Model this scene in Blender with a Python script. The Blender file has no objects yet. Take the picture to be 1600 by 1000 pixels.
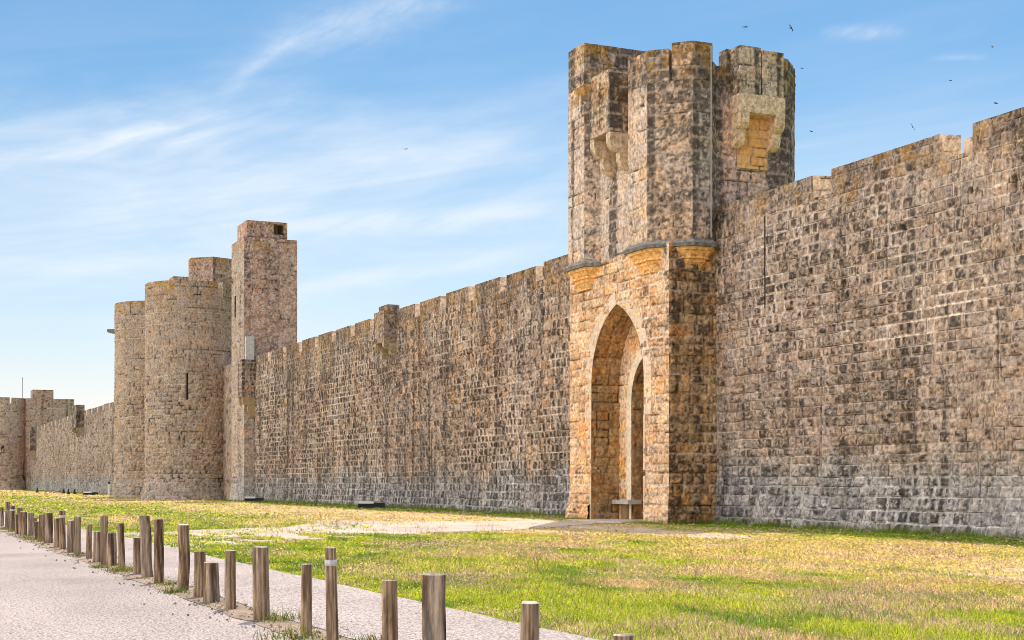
import bpy, math, random
import numpy as np
from mathutils import Vector

# ------------------------------------------------------------------ camera, sky, sun, exposure
S = bpy.context.scene
COL = S.collection
HEAD = math.atan2(0.912, 0.410)
cam = bpy.data.objects.new('camera', bpy.data.cameras.new('camera'))
COL.objects.link(cam)
cam.location = (0, 0, 1.46)
cam.rotation_euler = (math.radians(90), 0, HEAD)
cam.data.sensor_width = 36
cam.data.lens = 50.6
cam.data.shift_y = 0.158
cam.data.clip_end = 9000
S.camera = cam

SUN_EL = math.radians(60)
SUN_AZ = math.atan2(0.557, -0.83)          # direction towards the sun, from +X counter-clockwise
sd = Vector((math.cos(SUN_AZ) * math.cos(SUN_EL), math.sin(SUN_AZ) * math.cos(SUN_EL), math.sin(SUN_EL)))
sun = bpy.data.objects.new('sun', bpy.data.lights.new('sun', 'SUN'))
COL.objects.link(sun)
sun.data.energy = 3.0
sun.data.angle = math.radians(0.5)
sun.data.color = (1.0, 0.93, 0.84)
sun.rotation_euler = sd.to_track_quat('Z', 'Y').to_euler()
S.view_settings.view_transform = 'Standard'
S.view_settings.look = 'None'
S.view_settings.gamma = 1
S.view_settings.exposure = 0.30
S.cycles.max_bounces = 6
S.cycles.filter_width = 0.9


class NT:
    def __init__(s, tree):
        s.t = tree
        tree.nodes.clear()

    def n(s, kind, **kw):
        nd = s.t.nodes.new(kind)
        for k, v in kw.items():
            if hasattr(nd, k):
                setattr(nd, k, v)
            else:
                nd.inputs[k.replace('_', ' ')].default_value = v
        return nd

    def l(s, a, b):
        s.t.links.new(a, b)

    def math(s, op, a, b=None, c=None, clamp=False):
        nd = s.t.nodes.new('ShaderNodeMath')
        nd.operation = op
        nd.use_clamp = clamp
        for i, v in enumerate((a, b, c)):
            if v is None:
                continue
            if isinstance(v, (int, float)):
                nd.inputs[i].default_value = v
            else:
                s.l(v, nd.inputs[i])
        return nd.outputs[0]

    def mix(s, f, a, b, mode='MIX'):
        nd = s.t.nodes.new('ShaderNodeMix')
        nd.data_type = 'RGBA'
        nd.blend_type = mode
        for k, v in (('Factor', f), ('A', a), ('B', b)):
            sk = [i for i in nd.inputs if i.name == k and (i.type == 'VALUE' if k == 'Factor' else i.type == 'RGBA')][0]
            if isinstance(v, (int, float)):
                sk.default_value = v
            elif isinstance(v, tuple):
                sk.default_value = v + (1,) if len(v) == 3 else v
            else:
                s.l(v, sk)
        return [o for o in nd.outputs if o.type == 'RGBA'][0]

    def ramp(s, f, lo, hi):
        nd = s.t.nodes.new('ShaderNodeMapRange')
        nd.interpolation_type = 'SMOOTHSTEP'
        nd.inputs['From Min'].default_value = lo
        nd.inputs['From Max'].default_value = hi
        s.l(f, nd.inputs['Value'])
        return nd.outputs[0]


W = bpy.data.worlds.new('World')
S.world = W
W.use_nodes = True
w = NT(W.node_tree)
sky = w.n('ShaderNodeTexSky')
sky.sky_type = 'NISHITA'
sky.sun_disc = False
sky.sun_elevation = SUN_EL
sky.sun_rotation = math.pi / 2 - SUN_AZ
sky.altitude = 0
sky.air_density = 1.0
sky.dust_density = 0.4
sky.ozone_density = 2.5
SKY_STRENGTH = 0.15
REAR = 11.5
tc = w.n('ShaderNodeTexCoord')
sep = w.n('ShaderNodeSeparateXYZ')
w.l(tc.outputs['Generated'], sep.inputs[0])
X_, Y_, Z_ = sep.outputs
az = w.math('MULTIPLY', w.math('ARCTAN2', Y_, X_), 57.2958)          # degrees
el = w.math('MULTIPLY', w.math('ARCSINE', Z_), 57.2958)


def skynoise(sx, sy, rot, detail=5, rough=0.55, off=0.0, dist=0.0):
    cmb = w.n('ShaderNodeCombineXYZ')
    ca, sa = math.cos(rot), math.sin(rot)
    # azimuth grows to the left in the picture; rotate (az, el) and stretch
    a = w.math('ADD', w.math('MULTIPLY', az, ca * sx), w.math('MULTIPLY', el, sa * sx))
    b = w.math('ADD', w.math('MULTIPLY', az, -sa * sy), w.math('MULTIPLY', el, ca * sy))
    w.l(a, cmb.inputs[0]); w.l(b, cmb.inputs[1]); cmb.inputs[2].default_value = off
    nz = w.n('ShaderNodeTexNoise')
    nz.inputs['Scale'].default_value = 1.0
    nz.inputs['Detail'].default_value = detail
    nz.inputs['Roughness'].default_value = rough
    nz.inputs['Distortion'].default_value = dist
    w.l(cmb.outputs[0], nz.inputs['Vector'])
    return nz.outputs['Fac']


def streak(a0, e0, a1, e1, width, soft_len=2.0):
    """a soft band between two sky directions (azimuth, elevation in degrees)"""
    dx, dy = a1 - a0, e1 - e0
    L = math.hypot(dx, dy)
    dx /= L; dy /= L
    wob = w.math('MULTIPLY', w.math('SUBTRACT', warp, 0.5), width * 3.0)
    ra = w.math('SUBTRACT', az, a0)
    re = w.math('SUBTRACT', el, e0)
    t = w.math('ADD', w.math('MULTIPLY', ra, dx), w.math('MULTIPLY', re, dy))
    p = w.math('ADD', w.math('ADD', w.math('MULTIPLY', ra, -dy), w.math('MULTIPLY', re, dx)), wob)
    pw = w.math('DIVIDE', p, width)
    g = w.math('POWER', 2.718, w.math('MULTIPLY', w.math('MULTIPLY', pw, pw), -1.0))
    e_in = w.ramp(t, -soft_len, soft_len)
    e_out = w.math('SUBTRACT', 1.0, w.ramp(t, L - soft_len, L + soft_len))
    return w.math('MULTIPLY', g, w.math('MULTIPLY', e_in, e_out))


warp = skynoise(0.16, 0.5, 0.0, 4, 0.6, 3.3)
fine = skynoise(0.22, 1.1, -0.30, 6, 0.52, 1.7, 0.3)
fine2 = skynoise(0.7, 2.0, -0.5, 7, 0.62, 7.7, 0.35)
broad = skynoise(0.05, 0.42, -0.12, 5, 0.6, 12.1, 0.4)
cl = []
for (args, amp, tex) in (
    ((178.0, 11.2, 167.5, 13.6, 0.45, 2.0), 0.55, fine),
    ((171.0, 14.0, 157.0, 19.6, 1.0, 2.5), 0.22, fine),
    ((167.1, 14.9, 164.6, 16.9, 0.28, 0.7), 0.50, fine2),
    ((165.0, 16.9, 157.5, 18.8, 0.75, 1.5), 0.42, fine2),
    ((166.5, 7.3, 151.0, 9.4, 0.40, 2.0), 0.55, fine),
    ((166.0, 9.9, 146.0, 11.4, 0.55, 3.0), 0.30, fine), ((172.0, 11.0, 150.0, 12.0, 1.7, 5.0), 0.36, fine), ((180.0, 12.8, 164.0, 14.0, 1.6, 4.0), 0.42, fine), ((182.0, 10.2, 156.0, 11.6, 2.4, 6.0), 0.40, broad),
    ((178.0, 7.6, 170.0, 8.4, 0.30, 1.5), 0.40, fine),
    ((170.0, 13.0, 150.0, 14.6, 1.4, 4.0), 0.22, fine),
    ((143.4, 16.95, 140.6, 16.75, 0.26, 0.5), 0.42, fine2),
    ((139.4, 15.75, 137.6, 15.65, 0.12, 0.5), 0.28, fine2)):
    st = streak(*args)
    tx = w.math('ADD', w.math('MULTIPLY', w.ramp(tex, 0.22, 0.80), 0.9), 0.20)
    cl.append(w.math('MULTIPLY', w.math('MULTIPLY', st, tx), amp * .72))
tot = w.math('MULTIPLY', w.math('MULTIPLY', w.ramp(broad, 0.35, 0.75), 0.30), w.math('SUBTRACT', 1.0, w.math('MULTIPLY', w.ramp(el, 11.0, 18.0), .75)))
for c_ in cl:
    tot = w.math('ADD', tot, c_)
# whiter towards the horizon, as thin cirrus veil
veil = w.math('MULTIPLY', w.math('SUBTRACT', 1.0, w.ramp(el, 3.0, 17.0)), 0.34)
tot = w.math('ADD', tot, veil, clamp=True)
sp3 = w.n('ShaderNodeSeparateColor')
w.l(sky.outputs[0], sp3.inputs[0])
cb3 = w.n('ShaderNodeCombineColor')
for i_, (gam, gain) in enumerate(((1.82, .89), (1.27, .685), (1.0, .66))):      # grade of the clear sky
    w.l(w.math('MULTIPLY', w.math('POWER', w.math('MULTIPLY', sp3.outputs[i_], SKY_STRENGTH), gam), gain / SKY_STRENGTH), cb3.inputs[i_])
skyc = w.mix(tot, cb3.outputs[0], (4.9, 5.25, 5.7))
# made-up bright cloud behind the viewer, unseen, added to fill the shaded walls
rear = w.ramp(w.math('SUBTRACT', w.math('MULTIPLY', X_, -.10), w.math('MULTIPLY', Y_, .995)), 0.12, 0.50)
up_m = w.ramp(Z_, -0.02, 0.10)
rc = w.math('MULTIPLY', w.math('MULTIPLY', rear, up_m), w.ramp(skynoise(.03, .05, .2, 5, .6, 22.0), .25, .55))
skyc = w.mix(rc, skyc, (REAR * 1.04, REAR, REAR * .94))
bg = w.n('ShaderNodeBackground')
bg.inputs['Strength'].default_value = SKY_STRENGTH
w.l(skyc, bg.inputs['Color'])
wo = w.n('ShaderNodeOutputWorld')
w.l(bg.outputs[0], wo.inputs['Surface'])


# ------------------------------------------------------------------ numeric noise
def h2(ix, iy, seed):
    n = (ix.astype(np.int64) * 374761393 + iy.astype(np.int64) * 668265263 + seed * 974634777) & 0xffffffff
    n = ((n ^ (n >> 13)) * 1274126177) & 0xffffffff
    n = ((n ^ (n >> 16)) * 2246822519) & 0xffffffff
    n = n ^ (n >> 15)
    return (n & 0xffffff) / float(0xffffff)


def vn(x, y, seed=0):
    x = np.asarray(x, float); y = np.asarray(y, float)
    ix = np.floor(x); iy = np.floor(y)
    fx = x - ix; fy = y - iy
    fx = fx * fx * (3 - 2 * fx); fy = fy * fy * (3 - 2 * fy)
    a = h2(ix, iy, seed); b = h2(ix + 1, iy, seed); c = h2(ix, iy + 1, seed); d = h2(ix + 1, iy + 1, seed)
    return (a * (1 - fx) + b * fx) * (1 - fy) + (c * (1 - fx) + d * fx) * fy


def fbm(x, y, o=4, seed=0, g=0.5):
    s = 0; a = 1; t = 0
    for i in range(o):
        s = s + a * vn(x * 2 ** i + 17.3 * i, y * 2 ** i - 9.1 * i, seed + i)
        t += a; a *= g
    return s / t


def sm(x, a, b):
    t = np.clip((x - a) / (b - a), 0, 1)
    return t * t * (3 - 2 * t)


def lerp(a, b, t):
    return a + (b - a) * t


# ------------------------------------------------------------------ mesh collector
class MB:
    def __init__(s):
        s.v = []; s.c = []; s.q = []; s.p = []; s.nv = 0

    def verts(s, P, C):
        P = np.asarray(P, float).reshape(-1, 3)
        C = np.asarray(C, float)
        if C.ndim == 1:
            C = np.tile(C, (len(P), 1))
        C = C.reshape(-1, C.shape[-1])
        if C.shape[1] == 3:
            C = np.concatenate([C, np.ones((len(C), 1))], 1)
        s.v.append(P); s.c.append(C)
        o = s.nv; s.nv += len(P)
        return o

    def grid(s, P, C, mask=None, flip=False):
        n, m = P.shape[:2]
        o = s.verts(P, C)
        i = np.arange(n - 1)[:, None] * m + np.arange(m - 1)[None, :] + o
        q = np.stack([i, i + m, i + m + 1, i + 1], -1)
        if flip:
            q = q[..., ::-1]
        q = q.reshape(-1, 4)
        if mask is not None:
            q = q[mask.reshape(-1)]
        s.q.append(q)

    def poly(s, pts, col):
        o = s.verts(pts, col)
        s.p.append([o + k for k in range(len(pts))])

    def box(s, x0, x1, y0, y1, z0, z1, col):
        a = [(x0, y0), (x1, y0), (x1, y1), (x0, y1)]
        s.prism(a, z0, z1, col)

    def prism(s, pts, z0, z1, col, top=None):
        """plain prism; top = scaled or moved outline for the upper face"""
        top = top or pts
        n = len(pts)
        b = [(x, y, z0) for x, y in pts]; t = [(x, y, z1) for x, y in top]
        for i in range(n):
            j = (i + 1) % n
            s.poly([b[i], b[j], t[j], t[i]], col)
        s.poly(t, col); s.poly(b[::-1], col)

    def build(s, name, mat, parent=None, smooth=False):
        V = np.concatenate(s.v); C = np.concatenate(s.c)
        Q = np.concatenate(s.q) if s.q else np.zeros((0, 4), int)
        loops = Q.reshape(-1)
        starts = np.arange(len(Q)) * 4
        if s.p:
            lens = np.array([len(p) for p in s.p])
            st = len(loops) + np.concatenate([[0], np.cumsum(lens)[:-1]])
            loops = np.concatenate([loops, np.concatenate([np.array(p) for p in s.p])])
            starts = np.concatenate([starts, st])
        me = bpy.data.meshes.new(name)
        me.vertices.add(len(V)); me.vertices.foreach_set('co', V.astype(np.float32).ravel())
        me.loops.add(len(loops)); me.loops.foreach_set('vertex_index', loops.astype(np.int32))
        me.polygons.add(len(starts)); me.polygons.foreach_set('loop_start', starts.astype(np.int32))
        me.update(calc_edges=True)
        at = me.color_attributes.new('Col', 'FLOAT_COLOR', 'POINT')
        at.data.foreach_set('color', C.astype(np.float32).ravel())
        if smooth:
            sf = np.zeros(len(starts), bool); sf[:len(Q)] = True
            me.polygons.foreach_set('use_smooth', sf)
        me.validate()
        me.materials.append(mat)
        o = bpy.data.objects.new(name, me)
        COL.objects.link(o)
        if parent:
            o.parent = parent
            o.matrix_parent_inverse = parent_inv(parent)
        return o


def parent_inv(p):
    from mathutils import Matrix
    m = Matrix.Translation(p.location)
    if p.parent:
        m = Matrix.Translation(p.location)
    return m.inverted() if p.type == 'EMPTY' else Matrix.Identity(4)


def empty(name, loc, label, cat, group=None):
    o = bpy.data.objects.new(name, None)
    COL.objects.link(o)
    o.location = loc
    o.empty_display_size = 0.3
    o['label'] = label; o['category'] = cat
    if group:
        o['group'] = group
    return o


def tag(o, label, cat, group=None):
    o['label'] = label; o['category'] = cat
    if group:
        o['group'] = group
    return o


# ------------------------------------------------------------------ materials
def attr_material(name, rough=0.9, fine_scale=9.0, bump=0.5, bump_dist=0.02, contrast=0.5, speck=0.0, stretch=(1, 1, 1)):
    m = bpy.data.materials.new(name)
    m.use_nodes = True
    t = NT(m.node_tree)
    out = t.n('ShaderNodeOutputMaterial')
    b = t.n('ShaderNodeBsdfPrincipled')
    b.inputs['Roughness'].default_value = rough
    b.inputs['Specular IOR Level'].default_value = 0.2
    t.l(b.outputs[0], out.inputs[0])
    at = t.n('ShaderNodeAttribute', attribute_name='Col')
    tcd = t.n('ShaderNodeTexCoord')
    mp = t.n('ShaderNodeMapping')
    mp.inputs['Scale'].default_value = stretch
    t.l(tcd.outputs['Object'], mp.inputs[0])
    nz = t.n('ShaderNodeTexNoise')
    nz.inputs['Scale'].default_value = fine_scale
    nz.inputs['Detail'].default_value = 8
    nz.inputs['Roughness'].default_value = 0.7
    t.l(mp.outputs[0], nz.inputs['Vector'])
    f = t.ramp(nz.outputs['Fac'], 0.28, 0.72)
    k = t.math('ADD', t.math('MULTIPLY', f, contrast * 2), 1 - contrast)
    cmb = t.n('ShaderNodeCombineXYZ')
    for i in range(3):
        t.l(k, cmb.inputs[i])
    c = t.mix(1.0, at.outputs['Color'], cmb.outputs[0], 'MULTIPLY')
    if speck:
        nz2 = t.n('ShaderNodeTexNoise')
        nz2.inputs['Scale'].default_value = fine_scale * 0.55
        nz2.inputs['Detail'].default_value = 9
        nz2.inputs['Roughness'].default_value = 0.75
        t.l(mp.outputs[0], nz2.inputs['Vector'])
        s1 = t.math('MULTIPLY', t.math('MULTIPLY', t.ramp(nz2.outputs['Fac'], 0.54, 0.62), speck), at.outputs['Alpha'])
        c = t.mix(s1, c, (0.055, 0.048, 0.04))
        nz3 = t.n('ShaderNodeTexNoise')
        nz3.inputs['Scale'].default_value = fine_scale * 0.8
        nz3.inputs['Detail'].default_value = 6
        nz3.inputs['Roughness'].default_value = 0.7
        mp3 = t.n('ShaderNodeMapping')
        mp3.inputs['Location'].default_value = (31, 7, 3)
        t.l(mp.outputs[0], mp3.inputs[0]); t.l(mp3.outputs[0], nz3.inputs['Vector'])
        s2 = t.math('MULTIPLY', t.math('MULTIPLY', t.ramp(nz3.outputs['Fac'], 0.58, 0.65), speck * 0.65), at.outputs['Alpha'])
        c = t.mix(s2, c, (0.62, 0.56, 0.47))
    t.l(c, b.inputs['Base Color'])
    bp = t.n('ShaderNodeBump')
    bp.inputs['Strength'].default_value = bump
    bp.inputs['Distance'].default_value = bump_dist
    t.l(nz.outputs['Fac'], bp.inputs['Height'])
    t.l(bp.outputs[0], b.inputs['Normal'])
    return m


M_STONE = attr_material('weathered_stone', 0.95, 7.5, 1.0, 0.04, 0.52, 0.75)
M_CLEAN = attr_material('dressed_stone', 0.9, 6.0, 0.5, 0.015, 0.22, 0.12)
M_GROUND = attr_material('dry_turf', 1.0, 3.5, 0.6, 0.03, 0.40)
M_GRASS = attr_material('grass_blades', 0.8, 1.2, 0.0, 0.0, 0.12)
M_GRAVEL = attr_material('fine_gravel', 0.95, 42.0, 0.35, 0.008, 0.85, 0.9)
M_DIRT = attr_material('sandy_dirt', 1.0, 12.0, 0.8, 0.02, 0.35, 0.15)
M_WOOD = attr_material('weathered_wood', 0.85, 6.0, 0.8, 0.012, 0.45, 0.35, (4, 4, 0.55))
M_PAINT = attr_material('painted_metal', 0.45, 20.0, 0.05, 0.002, 0.05)
M_LEAD = attr_material('dark_weathered_slab', 0.8, 9.0, 0.5, 0.01, 0.3)
M_BIRD = attr_material('feathers', 0.8, 30.0, 0.1, 0.002, 0.1)


# ------------------------------------------------------------------ masonry
class Field:
    """irregular courses of blocks over u in [u0,u1], v in [v0,v1]"""
    def __init__(s, seed, u0, u1, v0, v1, hmin=0.28, hmax=0.40, lmin=0.32, lmax=0.85):
        r = np.random.RandomState(seed)
        e = [v0]
        while e[-1] < v1:
            e.append(e[-1] + r.uniform(hmin, hmax))
        s.rows = np.array(e)
        s.cols = []
        for i in range(len(e)):
            n = int((u1 - u0) / lmin) + 6
            k = (0.5 * r.rand(n) + 0.5 * (r.rand(n) > 0.45))
            c = u0 - 1 + np.cumsum(lmin + (lmax - lmin) * np.clip(k, 0, 1) * r.uniform(0.7, 1.1))
            s.cols.append(c)
        s.seed = seed

    def ev(s, u, v, vj=1.0, bj=1.0):
        sh = u.shape
        u = u.ravel(); v = v.ravel()
        vjj = v + 0.09 * (fbm(u * 0.55, v * 0.25, 3, s.seed + 5) - 0.5)
        row = np.clip(np.searchsorted(s.rows, vjj) - 1, 0, len(s.rows) - 2)
        dv = np.minimum(vjj - s.rows[row], s.rows[row + 1] - vjj)
        du = np.zeros_like(u); cid = np.zeros(u.shape, int)
        for r in np.unique(row):
            m = row == r
            c = s.cols[r]
            uu = u[m] + 0.02 * (vn(v[m] * 5, v[m] * 0 + r, s.seed) - 0.5)
            k = np.clip(np.searchsorted(c, uu) - 1, 0, len(c) - 2)
            du[m] = np.minimum(np.abs(uu - c[k]), np.abs(c[k + 1] - uu))
            cid[m] = k
        r1 = h2(row, cid, s.seed + 11); r2 = h2(row, cid, s.seed + 23); r3 = h2(row, cid, s.seed + 37)
        return (np.minimum(np.clip(du * vj, 0, 1), np.clip(dv * bj, 0, 1)).reshape(sh), r1.reshape(sh), r2.reshape(sh), r3.reshape(sh), dv.reshape(sh), row.reshape(sh))


def V3(*a):
    return np.array(a, float)


def pal(**k):
    p = dict(light=V3(.50, .398, .315), mid=V3(.345, .272, .212), dark=V3(.042, .037, .033), mortar=V3(.60, .50, .40),
             crust=0.5, rust=1.0, orange=0.25, lichen=0.0, top=99.0, blue=0.0, pink=0.0, joint=0.022, rough=1.0, edge=0.5,
             tint=V3(1, 1, 1), seed=0, speck=1.0, tc=0.0, blotch=0.0, det=1.15, vj=1.0, bj=1.25, slits=(), holes=(), streak=0.8)
    p.update(k)
    return p


def masonry(F, u, v, p):
    d, r1, r2, r3, dvv, rowi = F.ev(u, v, p['vj'], p['bj'])
    sd_ = p['seed']
    dj = d + 0.034 * (fbm(u * 9, v * 9, 3, sd_ + 1) - 0.5)
    rust = p['rust'](u, v) if callable(p['rust']) else p['rust']
    jt = sm(dj, p['joint'] * 0.3, p['joint'] * 1.3)
    dome = sm(dj, p['joint'], 0.10)
    rough = fbm(u * 9, v * 9, 4, sd_ + 3) - 0.5
    big = fbm(u * 0.8, v * 0.8, 3, sd_ + 71) - 0.5
    rr2 = fbm(u * 16, v * 16, 2, sd_ + 6) - 0.5
    H = -(0.012 + 0.05 * sm(fbm(u * 1.1 + 7, v * 1.1, 3, sd_ + 4), .42, .66)) * (1 - jt) + rust * dome * (0.015 + 0.07 * r2 + 0.10 * rough + 0.05 * rr2) + 0.05 * p['rough'] * rough + 0.05 * big * p['rough']
    H = H + .10 * (1 - sm(v, .12, .42)) * (fbm(u * 1.4, v * 2, 3, sd_ + 66) - .35) * (1 if p['blue'] else 0)
    # colour: tone of each block
    C = lerp(p['mid'], p['light'], (r1 ** 1.2)[..., None])
    C = C * (1 + (r3[..., None] - 0.5) * V3(0.12, 0.0, -0.16))
    C = C * (0.86 + 0.28 * fbm(u * 3.5, v * 3.5, 4, sd_ + 9))[..., None]
    og = sm(fbm(u * 0.55 + 31, v * 0.10, 3, sd_ + 15), 0.50, 0.72) * p['orange']
    og = og + sm(fbm(u * 0.9, v * 0.9, 3, sd_ + 19), 0.62, 0.8) * p['orange']
    og = og * (.55 + .9 * r3) + (r3 > 0.92) * p['orange'] * 0.6
    C = lerp(C, C * V3(1.28, 0.94, 0.56), np.clip(og, 0, 1)[..., None])
    if p['pink']:
        C = lerp(C, C * V3(1.12, 0.90, 0.86), p['pink'])
    # black crust growing on the faces of the blocks, in patches and in run-off streaks
    pt = fbm(u * 0.28, v * 0.33, 4, sd_ + 27)
    sk = fbm(u * 1.1, v * 0.10, 4, sd_ + 33)
    det = fbm(u * 8, v * 8, 4, sd_ + 41, 0.68)
    run = sm(fbm(u * 2.4, v * 0.07 + 3, 3, sd_ + 35), 0.56, 0.74) * p['streak']
    tt = 0.14 + 0.30 * pt + 0.40 * sk * p['streak'] + 0.34 * (r2 - 0.5) * np.clip(rust + .3, 0, 1) + p['det'] * (det - 0.5) + 0.34 * run + p['tc'] * sm(v, p['top'] - 4.5, p['top'] - 1)
    thr = 0.80 - 0.55 * p['crust']
    cr = sm(tt, thr - .02, thr + 0.20) * (0.40 + 0.60 * dome)
    C = lerp(C, p['dark'] * (0.8 + 0.7 * r1[..., None]), (cr * 0.84)[..., None])
    # joints and drafted margins stay pale
    emod = .22 + .78 * sm(fbm(u * .16 + 40, v * .30, 3, sd_ + 53), .36, .60)
    ed = emod * (1 - sm(dj, p['joint'] * 1.3, p['joint'] * 1.3 + 0.030))
    pale = sm(fbm(u * 0.6 + 5, v * 0.6, 3, sd_ + 51) + 0.35 * (r1 - 0.5), 0.32, 0.62)
    C = lerp(C, p['mortar'] * (0.80 + 0.4 * det[..., None]), (ed * (.35 + .65 * pale) * p['edge'] * 1.35).clip(0, 0.92)[..., None])
    C = C * (1 - .24 * (run * np.clip(p['crust'] * 1.6, 0, 1)).clip(0, 1))[..., None]
    # fresh white pointing along some bed joints
    bedw = (1 - sm(dvv, 0.012, 0.040)) * sm(vn(u * .45 + rowi * 7.7, rowi * 3.1, sd_ + 91), .66, .74) * p['edge'] * (.4 + .6 * emod)
    C = lerp(C, V3(.84, .74, .62), (bedw * .85).clip(0, 1)[..., None])
    # crevice shade and dirt painted into the colour round each boss
    ring_ = np.exp(-((dj - p['joint'] - 0.048) / 0.017) ** 2) * (r2 > .25) * rust * (.45 + .55 * emod)
    C = C * (1 - 0.80 * (ring_ * sm(det, .36, .50))[..., None])
    # open joints between some neighbours, their shade painted into the colour
    oj = (1 - sm(dj, .004, .014)) * sm(fbm(u * 2.3 + 3, v * 2.3, 3, sd_ + 93), .47, .60)
    C = C * (1 - .75 * oj[..., None])
    H = H - .03 * oj
    deep = (1 - jt) * (1 - pale)
    C = C * (1 - 0.55 * deep[..., None])
    if p['blue']:
        lo = (1 - sm(v + 0.9 * (fbm(u * 0.5, v * 0.5, 3, sd_ + 61) - 0.5), 1.1, 2.7)) * p['blue']
        g = C.mean(-1, keepdims=True)
        C = lerp(C, g * V3(0.98, 1.03, 1.07) * 1.0 + 0.03, (lo * 0.62)[..., None])
    if p['lichen']:
        tp = sm(v + 1.2 * (fbm(u * 1.3, v * 0.6, 3, sd_ + 81) - 0.5), p['top'] - 1.6, p['top'] - 0.2)
        ln = sm(fbm(u * 2.2, v * 2.2, 4, sd_ + 83), 0.47, 0.62) * tp * p['lichen']
        C = lerp(C, V3(.46, .25, .045) * (0.6 + 0.8 * det[..., None]), (ln * 0.8).clip(0, 1)[..., None])
    if p['blotch']:
        b1_ = sm(fbm(u * 4.5, v * 4.5, 5, sd_ + 95, .7), .50, .60) * p['blotch']
        C = lerp(C, V3(.14, .10, .085), (b1_ * .65)[..., None])
        b2_ = sm(fbm(u * 6.2 + 9, v * 6.2, 4, sd_ + 97, .7), .55, .62) * p['blotch']
        C = lerp(C, V3(.78, .68, .60), (b2_ * .6)[..., None])
    C = C * p['tint'] * V3(1.035, .985, 1.01)
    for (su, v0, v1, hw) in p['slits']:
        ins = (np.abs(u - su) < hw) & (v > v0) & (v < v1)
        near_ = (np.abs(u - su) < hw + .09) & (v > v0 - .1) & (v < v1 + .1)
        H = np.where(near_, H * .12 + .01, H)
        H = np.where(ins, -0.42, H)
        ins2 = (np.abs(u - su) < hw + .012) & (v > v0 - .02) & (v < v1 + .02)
        C = np.where(ins2[..., None], V3(.035, .028, .022), C)  # inner shade of the slit painted as a dark colour
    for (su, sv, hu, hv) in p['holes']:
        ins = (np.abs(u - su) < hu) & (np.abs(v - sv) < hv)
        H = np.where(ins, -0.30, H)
        C = np.where(ins[..., None], V3(.04, .03, .022), C)  # hole interior painted dark to stand for its shade
    C = C.clip(0.01, 0.9)
    return H, np.concatenate([C, np.full(C.shape[:-1] + (1,), p['speck'])], -1)


def outward(pts):
    """mitred outward directions of a counter-clockwise outline"""
    n = len(pts); r = []
    for i in range(n):
        a = Vector(pts[i - 1]); b = Vector(pts[i]); c = Vector(pts[(i + 1) % n])
        d1 = (b - a).normalized(); d2 = (c - b).normalized()
        n1 = Vector((d1.y, -d1.x)); n2 = Vector((d2.y, -d2.x))
        k = 1 + n1.dot(n2)
        r.append((n1 + n2) / max(k, 0.3))
    return r


def stone_prism(mb, pts, z0, z1, F, p, res=0.06, batter=None, edges=None, u0=None, cap=True, hole=None, capcol=None, fade=0.05, resv=None):
    out = outward(pts)
    n = len(pts)
    uc = 0.0
    for i in range(n):
        j = (i + 1) % n
        a = V3(*pts[i]); b = V3(*pts[j])
        L = float(np.hypot(*(b - a)))
        if edges is None or i in edges:
            us = (u0[i] if u0 and i in u0 else uc)
            nu = max(2, int(L / res) + 1); nv = max(2, int((z1 - z0) / (resv or res)) + 1)
            s = np.linspace(0, 1, nu)[:, None]; z = np.linspace(z0, z1, nv)[None, :]
            s, z = np.broadcast_arrays(s, z)
            H, C = masonry(F, us + s * L, z, p)
            ef = np.clip(np.minimum(s, 1 - s) * L / fade, 0, 1)
            H = H * ef
            bt = batter(z) if batter is not None else 0 * z
            oi = V3(*out[i]); oj = V3(*out[j])
            A = a + oi * bt[..., None]; B = b + oj * bt[..., None]
            nn = V3((b - a)[1], -(b - a)[0]) / L
            XY = A + (B - A) * s[..., None] + nn * H[..., None]
            P = np.concatenate([XY, z[..., None]], -1)
            msk = None
            if hole and i in hole:
                sc = (s[:-1, :-1] + s[1:, 1:]) / 2 * L; zc = (z[:-1, :-1] + z[1:, 1:]) / 2
                msk = ~hole[i](sc, zc)
            mb.grid(P, C, msk)
        uc += L
    if cap:
        cc = capcol if capcol is not None else p['mid'] * p['tint']
        o = [(x, y, z1 - 0.002) for x, y in pts]
        mb.poly(o, cc)
        mb.poly([(x, y, z0 + 0.002) for x, y in pts][::-1], cc)


def stone_ring(mb, cx, cy, R, a0, a1, z0, z1, F, p, res=0.08, batter=None):
    L = abs(a1 - a0) * R
    nu = int(L / res) + 2; nv = int((z1 - z0) / res) + 2
    a = np.linspace(a0, a1, nu)[:, None]; z = np.linspace(z0, z1, nv)[None, :]
    a, z = np.broadcast_arrays(a, z)
    H, C = masonry(F, (a + math.pi) * R, z, p)
    bt = batter(z) if batter is not None else 0 * z
    r = R + H + bt
    mb.grid(np.stack([cx + r * np.cos(a), cy + r * np.sin(a), z], -1), C)


def arc_block(mb, cx, cy, R, th, a0, a1, z0, z1, F, p, res=0.08):
    stone_ring(mb, cx, cy, R, a0, a1, z0, z1, F, p, res)
    n = max(3, int(abs(a1 - a0) * R / 0.3))
    aa = np.linspace(a0, a1, n)
    top = [(cx + R * math.cos(t), cy + R * math.sin(t)) for t in aa]
    inn = [(cx + (R - th) * math.cos(t), cy + (R - th) * math.sin(t)) for t in aa]
    c = p['mid'] * p['tint']; cl_ = p['light'] * p['tint']
    for i in range(n - 1):
        mb.poly([(*top[i], z1 - .01), (*top[i + 1], z1 - .01), (*inn[i + 1], z1 - .01), (*inn[i], z1 - .01)], c)
        mb.poly([(*inn[i], z0), (*inn[i], z1 - .01), (*inn[i + 1], z1 - .01), (*inn[i + 1], z0)], c)
    for i in (0, n - 1):
        mb.poly([(*top[i], z0), (*top[i], z1 - .01), (*inn[i], z1 - .01), (*inn[i], z0)], cl_)


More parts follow.
